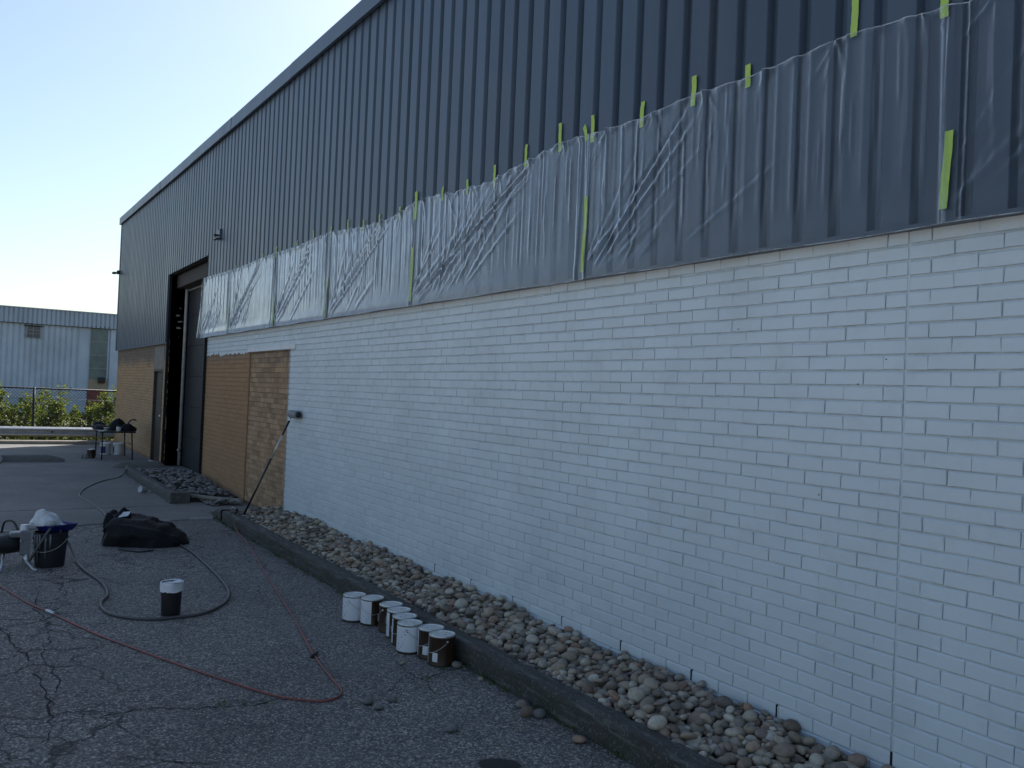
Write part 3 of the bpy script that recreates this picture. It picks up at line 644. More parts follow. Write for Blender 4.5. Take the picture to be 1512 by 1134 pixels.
def stoneverts(I, seed, sharp=.16, planes=0):
    r = random.Random(seed); ax = (1, r.uniform(.62, .9), r.uniform(.42, .68)); ph = [(Vector((r.gauss(0, 1), r.gauss(0, 1), r.gauss(0, 1))).normalized(), r.uniform(1.2, 3.2), r.uniform(0, 6)) for _ in range(5)]
    cut = [(Vector((r.gauss(0, 1), r.gauss(0, 1), r.gauss(0, 1))).normalized(), r.uniform(.55, .85)) for _ in range(planes)]
    out = []
    for q in I[0]:
        s = 1 + sharp * sum(math.sin(q.dot(d) * k + p) for d, k, p in ph) / 2.2; w = q * s
        for d, h in cut:
            e = w.dot(d) - h
            if e > 0: w = w - d * e
        out.append(Vector((w.x * ax[0], w.y * ax[1], w.z * ax[2])))
    return out
SV = [stoneverts(I2, k) for k in range(16)]; SV1 = [stoneverts(I1, k + 50) for k in range(16)]
SM = []
for k in range(16): SM.append(MB().add(SV[k], I2[1]).data('river_stone', M['stone'], True))
SD = [MB().add(SV[k], I2[1]).data('dark_stone', M['rubble'], True) for k in range(16)]
pts = []; cells = {}
def fits(x, y, r, fac):
    cx, cy = int(x / .1 // 1), int(y / .1 // 1)
    for a in range(cx - 2, cx + 3):
        for c in range(cy - 2, cy + 3):
            for (u, w, q) in cells.get((a, c), ()):
                if (u - x) ** 2 + (w - y) ** 2 < (fac * (q + r)) ** 2: return False
    return True
def throw(n, rlo, rhi, fac, zoff, x0=-11.0, x1=1.2):
    for _ in range(n):
        x, y = random.uniform(x0, x1), random.uniform(-.555, -.012); r = rlo + (rhi - rlo) * random.random() ** 1.7
        y = min(y, -r * .6 - .004); y = max(y, -.575 + r * .5)
        if x < -10.6 and y < -.5: continue
        if fits(x, y, r, fac):
            cells.setdefault((int(x / .1 // 1), int(y / .1 // 1)), []).append((x, y, r)); zz = .105 + .05 * ((y + .56) / .55) + .015 * math.sin(x * 3.1) + .012 * math.sin(x * 7.7 + y * 9)
            pts.append((x, y, zz + zoff + r * .25 + random.uniform(-.006, .012), r))
throw(1500, .036, .050, .82, 0); throw(16000, .025, .038, .80, .0); throw(22000, .017, .026, .78, .002); throw(22000, .010, .017, .8, .006)
cells.clear(); throw(1500, .026, .044, 1.2, .032); throw(4500, .016, .030, 1.05, .027)
rk = []
for i, (x, y, z, r) in enumerate(pts):
    q = pix((x, y, z)); rk.append((r / q[2] * (1.3 if z > .15 else 1) if q and 0 < q[0] < 1512 and 0 < q[1] < 1130 else 0, i))
top300 = {i for s, i in sorted(rk, reverse=True)[:300]}
fill = MB()
for i, (x, y, z, r) in enumerate(pts):
    rx, ry, rz = random.uniform(-.5, .5), random.uniform(-.5, .5), random.uniform(0, 6.28); r *= 1.12
    if i in top300:
        o = place('river_stone', random.choice(SM), None, (x, y, z), (rx, ry, rz), (r, r, r))
        tag(o, 'rounded river stone lying in the bed between kerb and white wall', 'stone', 'river stones in the near bed')
    else:
        near = pix((x, y, z)) and pix((x, y, z))[2] < 6
        vv = (SV if near else SV1)[i % 16]; mt = Matrix.Translation((x, y, z)) @ Matrix.Rotation(rz, 4, 'Z') @ Matrix.Rotation(rx, 4, 'X') @ Matrix.Diagonal((r, r, r, 1))
        fill.add([mt @ p for p in vv], (I2 if near else I1)[1])
tag(fill.build('river_stones', M['stone'], None, True), 'bed of smaller and farther river stones along the painted wall', 'stones', kind='stuff')
LS = [(-4.06, -.76, .035, 'pale round stone lying on the asphalt against the kerb, top of three'), (-3.95, -.79, .045, 'flat stone on the asphalt nearest the kerb of three together'), (-3.9, -.75, .036, 'brownish flat stone on the asphalt beside the pale round one'), (-3.92, -1.26, .036, 'lone brown stone on the open asphalt near the dark spots'), (-3.52, -.76, .035, 'greenish flat stone against the kerb near the picture\'s bottom edge'), (-4.83, -.745, .035, 'grey stone against the kerb right of the brown cans'), (-4.55, -.735, .018, 'tiny white pebble at the kerb foot right of the cans'), (-5.02, -1.03, .020, 'small pale pebble in front of the paint cans'), (-4.44, -1.36, .028, 'mossy dark stone on the asphalt below the cans'), (-4.46, -1.49, .034, 'leftmost of the dark stones on the asphalt below the cans'), (-4.36, -1.47, .024, 'smallest dark stone on the asphalt below the cans'), (-6.95, -2.0, .02, 'pale pebble just behind the hose right of the dark pail')]
for k, (x, y, r, l) in enumerate(LS):
    tag(place('loose_stone', (SD if k in (2, 3, 8, 9, 10) else SM)[k % 16], None, (x, y, r * .45), (0, 0, k * 1.7), (r * 1.1, r * 1.1, r)), l, 'stone', 'loose stones on the asphalt')
# second bed by the door: low kerb and broken rubble
PB = empty('rubble_bed', (-14.9, -.5, 0)); tag(PB, 'low concrete-edged bed of grey rubble in front of the door bay', 'planter')
b = loft_x([-17.3 + .12 * i for i in range(37)], [(-.95, -.02), (-.955, .06), (-.945, .135), (-.93, .15), (-.85, .15), (-.83, .14), (-.825, -.02)], .006)
b.build('edge_kerb', M['planter'], PB, 'auto')
MB().box(-13.02, -12.88, -.96, -.70, -.02, .165, .012).build('end_block', M['planter'], PB)
MB().box(-17.3, -13.0, -.83, -.0, -.02, .07).build('soil', M['soil'], PB)
RV = [stoneverts(I1, k + 90, .10, 7) for k in range(10)]; RM = [MB().add(v, I1[1]).data('rubble_stone', M['rubble'], 'auto') for v in RV]
k = 0; sm = MB()
for _ in range(620):
    x = random.uniform(-16.9, -12.5); y = random.uniform(-.8, -.05)
    lim = -.12 - .7 * (x + 13.0) / -1.2 if x > -14.2 else -.85
    if x > -13.0 and y < -.52: continue
    r = random.uniform(.04, .085); z = .07 + .10 * math.exp(-((x + 15) / 1.3) ** 2) * (1 - abs(y + .45)) + random.uniform(0, .05) if x < -13 else .015 + r * .35
    if k < 90 and r > .052:
        tag(place('rubble_stone', RM[k % 10], None, (x, y, z + r * .2), (random.uniform(-.5, .5), random.uniform(-.5, .5), random.uniform(0, 6)), (r, r, r * .8)), 'grey broken stone in the rubble bed by the door', 'stone', 'rubble stones by the door'); k += 1
    else:
        mt = Matrix.Translation((x, y, z)) @ Matrix.Rotation(random.uniform(0, 6), 4, 'Z') @ Matrix.Diagonal((r * .7, r * .7, r * .6, 1)); sm.add([mt @ p for p in RV[k % 10]], I1[1])
o = sm.build('small_rubble', M['rubble'], PB); o['kind'] = 'stuff'
tag(MB().tube(smoothpath([(-13.12, -.69, .10), (-12.85, -.40, .075), (-12.62, -.05, .06)], 6), .03, 8).build('pole', M['timber'], None, True), 'old timber pole lying across the rubble bed\'s near end', 'pole')
tag(MB().box(-16.4, -15.5, -.36, .32, -.02, .03, .01).build('door_sill', M['concrete']), kind='structure')
def stop(name, cx, cy, ln, h, label):
    b = MB(); vs = []; ns = 14; prof = [(-.11, 0), (-.10, .55), (-.07, .9), (-.03, 1), (.03, 1), (.07, .9), (.10, .55), (.11, 0)]
    for i in range(ns + 1):
        t = i / ns; e = min(1, min(t, 1 - t) * 6 + .18) ** .6
        for (px, pz) in prof: vs.append((cx + px * (.75 + .25 * e) + random.uniform(-.004, .004), cy + ln * (t - .5), pz * h * e + .004 + random.uniform(-.003, .003)))
    n = len(prof); b.add(vs, [(i*n+j, i*n+j+1, (i+1)*n+j+1, (i+1)*n+j) for i in range(ns) for j in range(n - 1)] + [tuple(range(n)), tuple(reversed(range(ns*n, ns*n+n)))])
    tag(b.build(name, M['concrete'], None, 'auto'), label, 'wheel stop')
stop('wheel_stop', -19.9, -2.75, 2.1, .14, 'dark concrete wheel stop on the apron at the left picture edge')
stop('wheel_stop', -18.5, -.50, .95, .12, 'short low concrete stop beside the door jamb')
tag(MB().box(-18.75, -18.45, -.30, -.26, .118, .13, .003).build('paint_stick', M['pale']), 'thin pale stick lying on the stop by the door jamb', 'stick')

# ------------------------------------------------------------------ paint cans
def can():
    r = empty('paint_can')
    MB().lathe([(0, .002), (.078, .002), (.0815, .0), (.083, .004), (.0815, .009), (.0815, .176), (.083, .180), (.0835, .186), (.081, .190), (.079, .187)], n=32).build('body', M['brown'], r, 'auto', False)
    MB().lathe([(.0824, .013), (.0826, .015), (.0826, .172), (.0824, .174)], n=18, a0=R(-78), a1=R(78)).build('label', M['canlabel'], r, True, False)
    MB().lathe([(.0827, .03), (.0829, .031), (.0829, .085), (.0827, .086)], n=5, a0=R(112), a1=R(138)).build('label_tag', M['canlabel'], r, True, False)
    MB().lathe([(.0805, .186), (.0795, .1885), (.075, .1885), (.0735, .184), (.066, .184), (.0645, .1865), (.03, .1868), (0, .1868)], n=32).build('lid', M['lid'], r, 'auto', False)
    MB().lathe([(.0823, .1765), (.0842, .180), (.0846, .1865), (.082, .1905), (.0795, .188)], n=32).build('rim', M['tin'], r, 'auto', False)
    p = [(.0848 * math.cos(R(90)) + .03 * math.sin(a) * 0, .0848 + .004 * math.sin(a), .16) for a in (0,)]
    pts_ = [(.088 * math.cos(a), .088 * math.sin(a) * .98, .155 - .075 * math.sin(a) ** 1) for a in [R(q) for q in range(0, 181, 12)]]
    MB().tube(pts_, .0016, 5).build('bail', M['tin'], r, True, False)
    for s in (0, 180): MB().lathe([(.008, 0), (.007, .005), (0, .006)], n=8).build('ear', M['tin'], r, True, False, (.0815 * math.cos(R(s)), .0815 * math.sin(R(s)), .155)).rotation_euler = (0, R(90) if s == 0 else R(-90), 0)
    return r
def copytree(o, parent=None):
    c = o.copy(); COL.objects.link(c); c.parent = parent
    for ch in list(o.children): copytree(ch, c)
    return c
c0 = can()
CANS = [(-6.14, -.915, -50, 'white-labelled paint can standing first at the far end of the row'), (-6.0, -.83, -104, 'half white half brown paint can second from the far end of the row'), (-5.77, -.785, 112, 'brown paint can third from the far end, first of the middle cluster'), (-5.60, -.80, -152, 'paint can with a narrow white label strip, fourth from the far end'), (-5.43, -.835, -168, 'dark paint can with thin pale strip, fifth from the far end'), (-5.262, -.875, -40, 'paint can with broad white label facing out, sixth from the far end'), (-5.098, -.80, -176, 'brown paint can second from the near end of the row'), (-4.935, -.805, 178, 'dark brown paint can with white barcode tag at the near end')]
for i, (x, y, a, l) in enumerate(CANS):
    c = c0 if i == 0 else copytree(c0); c.location = (x, y, .001); c.rotation_euler = (0, 0, R(a)); tag(c, l, 'paint can', 'paint cans lined up along the kerb')
# dark pail with a white liner folded over the rim
P = empty('pail', (-6.78, -2.08, 0)); tag(P, 'small dark pail with white plastic liner folded over its rim', 'pail')
MB().lathe([(0, .004), (.062, .004), (.066, 0), (.067, .01), (.074, .21), (.076, .235), (.070, .235), (.066, .02), (0, .02)], n=30).build('body', M['black'], P, 'auto', False)
MB().lathe([(.0665, .19), (.072, .2405), (.0785, .2425), (.081, .228), (.0812, .20), (.0795, .183), (.0805, .176)], n=34, jit=.018).build('liner', M['white'], P, True, False)
MB().lathe([(0, .226), (.04, .2265), (.0695, .229)], n=24).build('paint', M['white'], P, True, False)
MB().add([(.05, -.05, .243), (.105, .03, .252), (.05, .065, .246), (-.06, .05, .243), (0, 0, .236), (.05, -.05, .240), (.105, .03, .249), (.05, .065, .243), (-.06, .05, .240)], [(0, 1, 4), (1, 2, 4), (2, 3, 4), (5, 6, 1, 0), (6, 7, 2, 1), (7, 8, 3, 2)]).build('liner_flap', M['rag'], P, False, False)

# ------------------------------------------------------------------ hoses and cords
def hose(name, pts, r, mat, label, z=None, cat='hose', n=10):
    pp = smoothpath([(p[0], p[1], p[2] if len(p) > 2 else r + .002) for p in pts], n)
    return tag(MB().tube(pp, r, 8).build(name, M[mat], None, True), label, cat)
hose('spray_hose', [(-9.55, -1.47), (-9.1, -1.44), (-8.59, -1.45), (-7.95, -1.47), (-7.32, -1.53), (-6.93, -1.66), (-6.68, -1.87), (-6.63, -2.07), (-6.65, -2.25), (-6.79, -2.41), (-6.99, -2.49), (-7.26, -2.49), (-7.54, -2.41), (-8.0, -2.40), (-8.53, -2.47), (-9.0, -2.5, .03), (-9.25, -2.56, .16), (-9.15, -2.68, .26), (-8.95, -2.8, .25)], .0115, 'hoseblk', 'dark spray hose looping round the lined pail to the sprayer')
hose('apron_hose', [(-17.1, -.9, .17), (-16.6, -1.1, .02), (-15.9, -1.48), (-15.0, -1.8), (-14.43, -1.93), (-13.9, -1.99), (-13.32, -1.95), (-12.27, -1.89), (-11.2, -1.93), (-10.3, -1.95)], .011, 'hoseblk', 'dark hose running over the concrete apron to the black bag')
rh = hose('garden_hose', [(-8.6, -3.26), (-8.17, -3.13), (-7.51, -2.97), (-7.11, -2.84), (-6.42, -2.62), (-5.96, -2.44), (-5.5, -2.25), (-5.1, -2.07), (-4.79, -1.92), (-4.64, -1.79), (-4.58, -1.67), (-4.67, -1.56), (-4.9, -1.53), (-5.41, -1.47), (-6.36, -1.3), (-7.58, -1.11), (-9.22, -.84), (-10.2, -.72, .02), (-10.45, -.70, .1), (-10.62, -.62, .17)], .0056, 'hosered', 'thin red hose in a long hairpin bend across the asphalt')
MB().tube([(-7.16, -2.86, .012), (-7.06, -2.82, .012)], .013, 8).build('coupling', M['alu'], rh, True)
MB().tube([(-5.36, -1.5, .012), (-5.43, -1.44, .012)], .011, 8).build('tape_wrap', M['black'], rh, True)
hose('cable_loop', [(-9.55, -1.76), (-9.66, -1.82), (-9.69, -2.0), (-9.58, -2.05), (-9.42, -1.98), (-9.33, -1.9), (-9.36, -1.77)], .009, 'black', 'short black cable loop on the asphalt in front of the bag', cat='cable')
# ------------------------------------------------------------------ black bag heap
def heap(name, cx, cy, L, Wd, prof, mat, rz, seed, n=52, m=30, fold=.012):
    b = MB(); vs = []; c, s = math.cos(rz), math.sin(rz)
    for j in range(m + 1):
        for i in range(n + 1):
            u = i / n; w = j / m; h = np.interp(u, [p[0] for p in prof], [p[1] for p in prof]); wd = np.interp(u, [p[0] for p in prof], [p[2] for p in prof])
            a = math.pi * w; yy = math.cos(a); yy = math.copysign(abs(yy) ** .55, yy); zz = math.sin(a) ** .6 * h
            f = fold * float(snoise(np.array(u * 14.), np.array(w * 9.), seed, 4)) + fold * .5 * math.sin(w * 30 + u * 8)
            x = (u - .5) * L + .5 * f * 2; y = yy * Wd * wd + f * abs(yy); z = max(.002, zz + f * (.2 + math.sin(a)))
            if j in (0, m): z = 0.0
            vs.append((cx + x * c - y * s, cy + x * s + y * c, z))
    b.add(vs, [(j*(n+1)+i, j*(n+1)+i+1, (j+1)*(n+1)+i+1, (j+1)*(n+1)+i) for j in range(m) for i in range(n)])
    return b.build(name, M[mat], None, True)
dirr = math.atan2(.84, .54)
bagr = empty('black_bag', (-9.85, -1.72, 0)); tag(bagr, 'heap of shiny black plastic bag lying flat on the asphalt', 'bag')
bo = heap('body', 0, 0, .78, .30, [(0, .20, .75), (.06, .27, .95), (.2, .275, 1), (.45, .25, 1), (.7, .17, .9), (.9, .09, .6), (1, .03, .25)], 'bag', dirr, 5, 60, 34, .021); bo.parent = bagr
bo2 = heap('knot', -.17, -.28, .3, .12, [(0, .2, .5), (.15, .33, .9), (.4, .28, 1), (.62, .36, .8), (.8, .30, .5), (1, .1, .3)], 'bag', dirr, 9, 30, 22, .014); bo2.parent = bagr
MB().add([(-.07, -.31, .27), (-.03, -.22, .29), (-.07, -.19, .33), (-.11, -.27, .32), (-.05, -.30, .22)], [(0, 1, 2, 3), (0, 3, 4)]).build('white_tag', M['rag'], bagr, False, False)

# ------------------------------------------------------------------ sprayer set
B = empty('bucket', (-8.93, -2.72, 0)); tag(B, 'dark five gallon bucket with paint runs beside the sprayer', 'bucket')
MB().lathe([(0, .004), (.112, .004), (.118, 0), (.121, .012), (.138, .25), (.147, .252), (.147, .268), (.139, .27), (.141, .30), (.146, .302), (.146, .31), (.134, .31), (.118, .02), (0, .02)], n=36).build('body', M['doorp'], B, 'auto', False)
for a0, ln in ((-62, .11), (-50, .19), (-40, .08), (-20, .15), (-5, .06)):
    MB().tube([(.147 * math.cos(R(a0)), .147 * math.sin(R(a0)), .30), (.145 * math.cos(R(a0)), .145 * math.sin(R(a0)), .24), (.139 * math.cos(R(a0)), .139 * math.sin(R(a0)), .24 - ln)], [.008, .009, .004], 6).build('paint_run', M['grey'], B, True, False)
MB().tube([(.148 * math.cos(a), .148 * math.sin(a), .255 - .11 * math.sin((a - R(-120)) / R(180) * math.pi)) for a in [R(-120 + 10 * i) for i in range(19)]], .0025, 5).build('bail', M['tin'], B, True, False)
tr = empty('paint_tray', (-8.95, -2.68, .312)); tag(tr, 'blue plastic paint tray resting on the dark bucket', 'tray')
v = []
for (z, e) in ((0, -.02), (.055, .012), (.062, .012), (.058, .004), (.012, -.028)):
    for (sx, sy) in ((-1, -1), (1, -1), (1, 1), (-1, 1)):
        px, py = sx * (.10 + e), sy * (.125 + e); v.append((px * .84 + py * .54 * -1 * 0 + py * -.54, px * .54 * 0 + px * .54 + py * .84, z))
f = [(3, 2, 1, 0)] + [(k*4+i, k*4+(i+1) % 4, k*4+4+(i+1) % 4, k*4+4+i) for k in range(4) for i in range(4)] + [(16, 17, 18, 19)]
MB().add(v, f).build('tray_body', M['blue'], tr, False, False)
def crumple(name, c, sx, sy, sz, seed, mat, label, cat):
    vs = [];
    for q in subdiv(*I2)[0]:
        k = .85 + .5 * abs(float(snoise(np.array(q.x * 3 + seed), np.array(q.y * 3 + q.z * 2.5), seed, 4))); z = q.z * sz * k
        vs.append((c[0] + q.x * sx * k, c[1] + q.y * sy * k, c[2] + max(z, -sz * .25 + .05 * sz * k)))
    return tag(MB().add(vs, subdiv(*I2)[1]).build(name, M[mat], None, 'auto'), label, cat)
crumple('plastic_rag', (-8.98, -2.76, .385), .12, .13, .10, 4, 'rag', 'crumpled white plastic draped on the blue tray', 'rag')
SPR = empty('paint_sprayer', (-8.93, -2.985, 0)); tag(SPR, 'grey airless paint sprayer on bent tube legs at the left picture edge', 'sprayer')
MB().lathe([(0, -.15), (.07, -.15), (.082, -.13), (.085, .02), (.078, .03), (.078, .10), (.06, .13), (0, .135)], n=24).build('motor', M['darksteel'], SPR, 'auto', False, (-.02, -.07, .21)).rotation_euler = (R(90), 0, R(30))
MB().box(-.09, .05, -.06, .05, .27, .315, .012).build('cover', M['grey'], SPR, False, False)
MB().box(.03, .10, .02, .10, .12, .34, .012).build('gear_housing', M['grey'], SPR, False, False)
MB().tube([(.075, .07, .14), (.085, .08, -.0 + .02)], .022, 10).build('pump', M['alu'], SPR, True, False)
MB().lathe([(0, .05), (.03, .05), (.035, 0), (0, 0)], n=12).build('pressure_knob', M['white'], SPR, 'auto', False, (.05, .05, .335))
MB().tube(smoothpath([(.09, .09, .05), (.14, .16, .2), (.12, .26, .36), (.06, .33, .33), (.05, .34, .2)], 6), .012, 8).build('suction_tube', M['hoseblk'], SPR, True, False)
for pth in ([(-.10, -.12, .16), (.02, -.10, .12), (.16, -.12, .02), (.22, -.13, .012)], [(-.10, .02, .14), (.04, .05, .10), (.18, .12, .02), (.24, .15, .012)], [(-.12, -.1, .14), (-.2, -.14, .05), (-.26, -.16, .012)], [(-.12, .04, .14), (-.2, .06, .05), (-.26, .07, .012)]):
    MB().tube(smoothpath(pth, 5), .011, 8).build('leg', M['alu'], SPR, True, False)
MB().tube(smoothpath([(-.1, -.12, .3), (-.06, -.1, .4), (.0, -.04, .41), (.04, 0, .34)], 6), .010, 8).build('carry_handle', M['black'], SPR, True, False)
MB().tube([(.06, .03, .25), (.18, .02, .26)], .006, 6).build('drain_lever', M['alu'], SPR, True, False)

# ------------------------------------------------------------------ roller leaning on the wall
RL = empty('paint_roller', (-10.70, -.52, .12)); tag(RL, 'long-handled grey paint roller leaning against the white wall', 'paint roller')
p0 = Vector((-10.70, -.53, .13)); p1 = Vector((-10.50, -.085, 1.29)); pm1 = p0.lerp(p1, .60)
MB().tube([p0, pm1], .0125, 10).build('pole_grip', M['black'], RL, True)
MB().tube([p0.lerp(p1, .598), p0.lerp(p1, .86)], .0095, 10).build('pole', M['alu'], RL, True)
MB().tube([p0.lerp(p1, .85), p1], [.0105, .013], 10).build('handle', M['doorp'], RL, True)
MB().tube(smoothpath([p1, p1 + Vector((-.005, .015, .03)), (-10.60, -.062, 1.335), (-10.615, -.055, 1.36), (-10.56, -.055, 1.372), (-10.5, -.055, 1.372)], 5), .005, 7).build('frame', M['alu'], RL, True)
rc = MB().tube([(-10.56, -.052, 1.372), (-10.545, -.052, 1.372), (-10.29, -.052, 1.372), (-10.275, -.052, 1.372)], [.042, .048, .048, .042], 20).build('roller_cover', M['rollerc'], RL, 'auto')
MB().tube([(-10.274, -.052, 1.372), (-10.268, -.052, 1.372)], .034, 14).build('end_cap', M['black'], rc, True)
SG = empty('spray_gun', (-10.78, -.60, .155)); tag(SG, 'small black spray gun on the kerb at the roller\'s foot', 'spray gun')
MB().box(-10.86, -10.70, -.625, -.595, .185, .215, .006).build('gun_body', M['black'], SG)
MB().tube([(-10.72, -.61, .20), (-10.70, -.62, .155)], .013, 8).build('grip', M['black'], SG, True)
MB().tube([(-10.86, -.61, .2), (-10.90, -.61, .2)], .012, 8).build('nozzle', M['alu'], SG, True)
# ------------------------------------------------------------------ folding table and what stands on and under it
T = empty('folding_table', (-20.8, -.68, 0)); tag(T, 'black folding table by the brick wall\'s far end', 'table')
MB().box(-21.4, -20.2, -1.03, -.33, .575, .61, .008).build('table_top', M['black'], T)
for (x, y, dx, dy) in ((-20.28, -.97, .02, -.0), (-20.28, -.40, .02, .03), (-21.32, -.97, -.02, 0), (-21.32, -.40, -.02, .03)):
    MB().tube([(x, y, .58), (x + dx, y + dy, .004)], .014, 8).build('leg', M['darksteel'], T, True)
for y in (-.97, -.40): MB().tube([(-20.3, y, .33), (-21.3, y, .33)], .008, 6).build('stretcher', M['darksteel'], T, True)
bb = heap('black_bag', -20.75, -.62, .42, .16, [(0, .02, .4), (.1, .11, .75), (.25, .2, .95), (.4, .25, 1), (.55, .26, 1), (.7, .22, .95), (.88, .12, .8), (1, .02, .5)], 'bag', R(75), 12, 26, 16, .008); bb.location = (0, 0, .609)
tag(bb, 'domed black bag in the middle of the folding table', 'bag')
bb = heap('plastic_sheet_heap', -21.1, -.93, .5, .14, [(0, .10, .5), (.2, .17, .9), (.5, .10, 1), (.8, .08, .9), (1, .03, .5)], 'bag', R(10), 15, 26, 16, .01); bb.location = (0, 0, .609)
tag(bb, 'dark plastic heap on the table\'s left end', 'plastic')
tag(MB().tube(smoothpath([(-20.5, -.45, .615), (-20.5, -.46, .75), (-20.48, -.40, .84), (-20.46, -.32, .85), (-20.45, -.30, .82)], 6), .016, 8).build('hose_end', M['black'], None, True), 'bent black hose end standing up on the table\'s right side', 'hose')
heap_o = heap('tool_bag', -20.45, -.46, .34, .12, [(0, .05, .6), (.3, .15, 1), (.6, .16, 1), (1, .06, .6)], 'bag', R(80), 18, 22, 14, .006); heap_o.location = (0, 0, .609); tag(heap_o, 'low black tool bag at the table\'s right end', 'bag')
J = empty('jar', (-20.30, -.66, .61)); tag(J, 'white-labelled small jar on the table in front of the domed bag', 'jar')
MB().lathe([(0, 0), (.045, 0), (.05, .008), (.05, .085), (.04, .095), (.04, .10)], n=18).build('body', M['white'], J, 'auto', False); MB().lathe([(.046, .092), (.046, .115), (0, .117)], n=18).build('cap', M['black'], J, 'auto', False)
J = empty('tub', (-20.28, -.90, .61)); tag(J, 'small grey tub at the table\'s near left corner', 'tub')
MB().lathe([(0, 0), (.045, 0), (.056, .07), (.06, .072), (.058, .076), (.05, .074), (.042, .01), (0, .01)], n=18).build('body', M['galv'], J, 'auto', False); MB().lathe([(.061, .07), (.061, .08), (0, .081)], n=18).build('lid', M['pale'], J, 'auto', False)
def pail(x, y, h, r, label, band):
    q = empty('paint_pail', (x, y, 0)); tag(q, label, 'pail', 'pails near the folding table')
    MB().lathe([(0, .003), (r * .88, .003), (r * .9, 0), (r * .96, h * .8), (r * 1.03, h * .82), (r * 1.03, h * .9), (r, h * .91), (r * 1.02, h), (r * .94, h)], n=26).build('body', M['white'], q, 'auto', False)
    MB().lathe([(r * 1.03, h * .96), (r * 1.05, h), (r * .9, h + .006), (0, h + .004)], n=26).build('lid', M['white'], q, 'auto', False)
    MB().lathe([(r * .915 + .002, h * .15), (r * .955 + .003, h * .72)], n=14, a0=R(band[0]), a1=R(band[1])).build('label', M['blue'], q, True, False)
pail(-21.75, -.72, .26, .115, 'white and blue pail under the table, left of two', (-75, -5)); pail(-21.7, -.46, .26, .115, 'white pail with blue band under the table, right of two', (-150, -60))
Q = copytree(c0); Q.location = (-20.75, -1.12, .005); Q.rotation_euler = (0, 0, R(150)); Q['label'] = 'dark paint can standing left of the table\'s front leg'; Q['group'] = 'cans near the folding table'
for k, (y, l) in enumerate(((-1.31, 'left of two thin pale cups on the apron left of the table'), (-1.24, 'right of two thin pale cups on the apron left of the table'))):
    q = empty('cup', (-20.6, y, .005)); tag(q, l, 'cup', 'cups on the apron'); MB().lathe([(0, 0), (.022, 0), (.028, .1), (.030, .103), (.027, .1), (.02, .006), (0, .006)], n=14).build('body', M['pale'], q, True, False)
q = empty('cup', (-14.2, -1.06, .005), .4); tag(q, 'white cup tipped over beside the rubble bed\'s kerb', 'cup')
o = MB().lathe([(0, 0), (.035, 0), (.048, .11), (.051, .113), (.047, .111), (.034, .005), (0, .005)], n=18).build('body', M['white'], q, True, False, (0, 0, .045)); o.rotation_euler = (R(75), R(20), 0)
crumple('plastic_scrap', (-19.55, -2.98, .05), .13, .16, .20, 8, 'rag', 'white plastic scrap on the apron at the left picture edge', 'plastic')

# ------------------------------------------------------------------ verge: kerb, guardrail, fence
tag(MB().box(-25.35, -25.05, -30, 6, -.42, .085, .02).build('verge_kerb', M['timber']), kind='structure')
tag(MB().box(-25.05, -24.21, -40, 3, -.42, -.004).build('apron_edge', M['concrete']), kind='structure')
GRL = empty('guardrail', (-26.0, -3, -.42)); tag(GRL, 'galvanised steel guardrail beam in front of the wire fence', 'guardrail')
wp = [(0, .39), (.02, .385), (.075, .345), (.078, .32), (.03, .285), (.02, .262), (.03, .24), (.078, .205), (.075, .178), (.02, .14), (0, .135)]
vs = [(-26.0 + dx, y, z) for y in (-12, -6, 0, 3) for dx, z in wp] + [(-26.006 + dx, y, z) for y in (-12, -6, 0, 3) for dx, z in wp]; n = len(wp); k4 = 4 * n
MB().add(vs, [(r*n+j, r*n+j+1, (r+1)*n+j+1, (r+1)*n+j) for r in range(3) for j in range(n-1)] + [(k4+r*n+j, k4+(r+1)*n+j, k4+(r+1)*n+j+1, k4+r*n+j+1) for r in range(3) for j in range(n-1)]).build('beam', M['galv'], GRL, 'auto')
for y in (-11, -7.2, -3.4, .45): MB().box(-26.14, -26.01, y - .06, y + .06, -.42, .34).build('post', M['timber'], GRL)
for y in (-7.2, -3.4, -1.5, .45): MB().lathe([(.03, 0), (.022, .016), (0, .018)], n=10).build('bolt', M['darksteel'], GRL, True, False, Vector((-25.98, y, .262)) - wloc(GRL)).rotation_euler = (0, R(90), 0)
FE = empty('chain_link_fence', (-27.0, -2, -.42)); tag(FE, 'dark chain-link fence with top rail along the verge', 'fence')
for y in (-9.9, -5.9, -1.9, 2.1): MB().tube([(-27, y, -.42), (-27, y, 1.40)], .032, 10).build('post', M['darksteel'], FE, True)
MB().tube([(-27, -12, 1.385), (-27, 4, 1.375)], .021, 8).build('top_rail', M['darksteel'], FE, True)
MB().tube([(-27, -12, 1.10), (-27, 4, 1.095)], .006, 6).build('tension_wire', M['darksteel'], FE, True)
b = MB(); z0, z1 = -.38, 1.37; hh = z1 - z0
for s in (-1, 1):
    y = -12 - hh
    while y < 4:
        p, q = (-27.0 + .004 * s, y, z0 if s > 0 else z1), (-27.0 + .004 * s, y + hh, z1 if s > 0 else z0); b.tube([p, q], .0045, 3, False); y += .085
b.build('wire_mesh', M['darksteel'], FE)
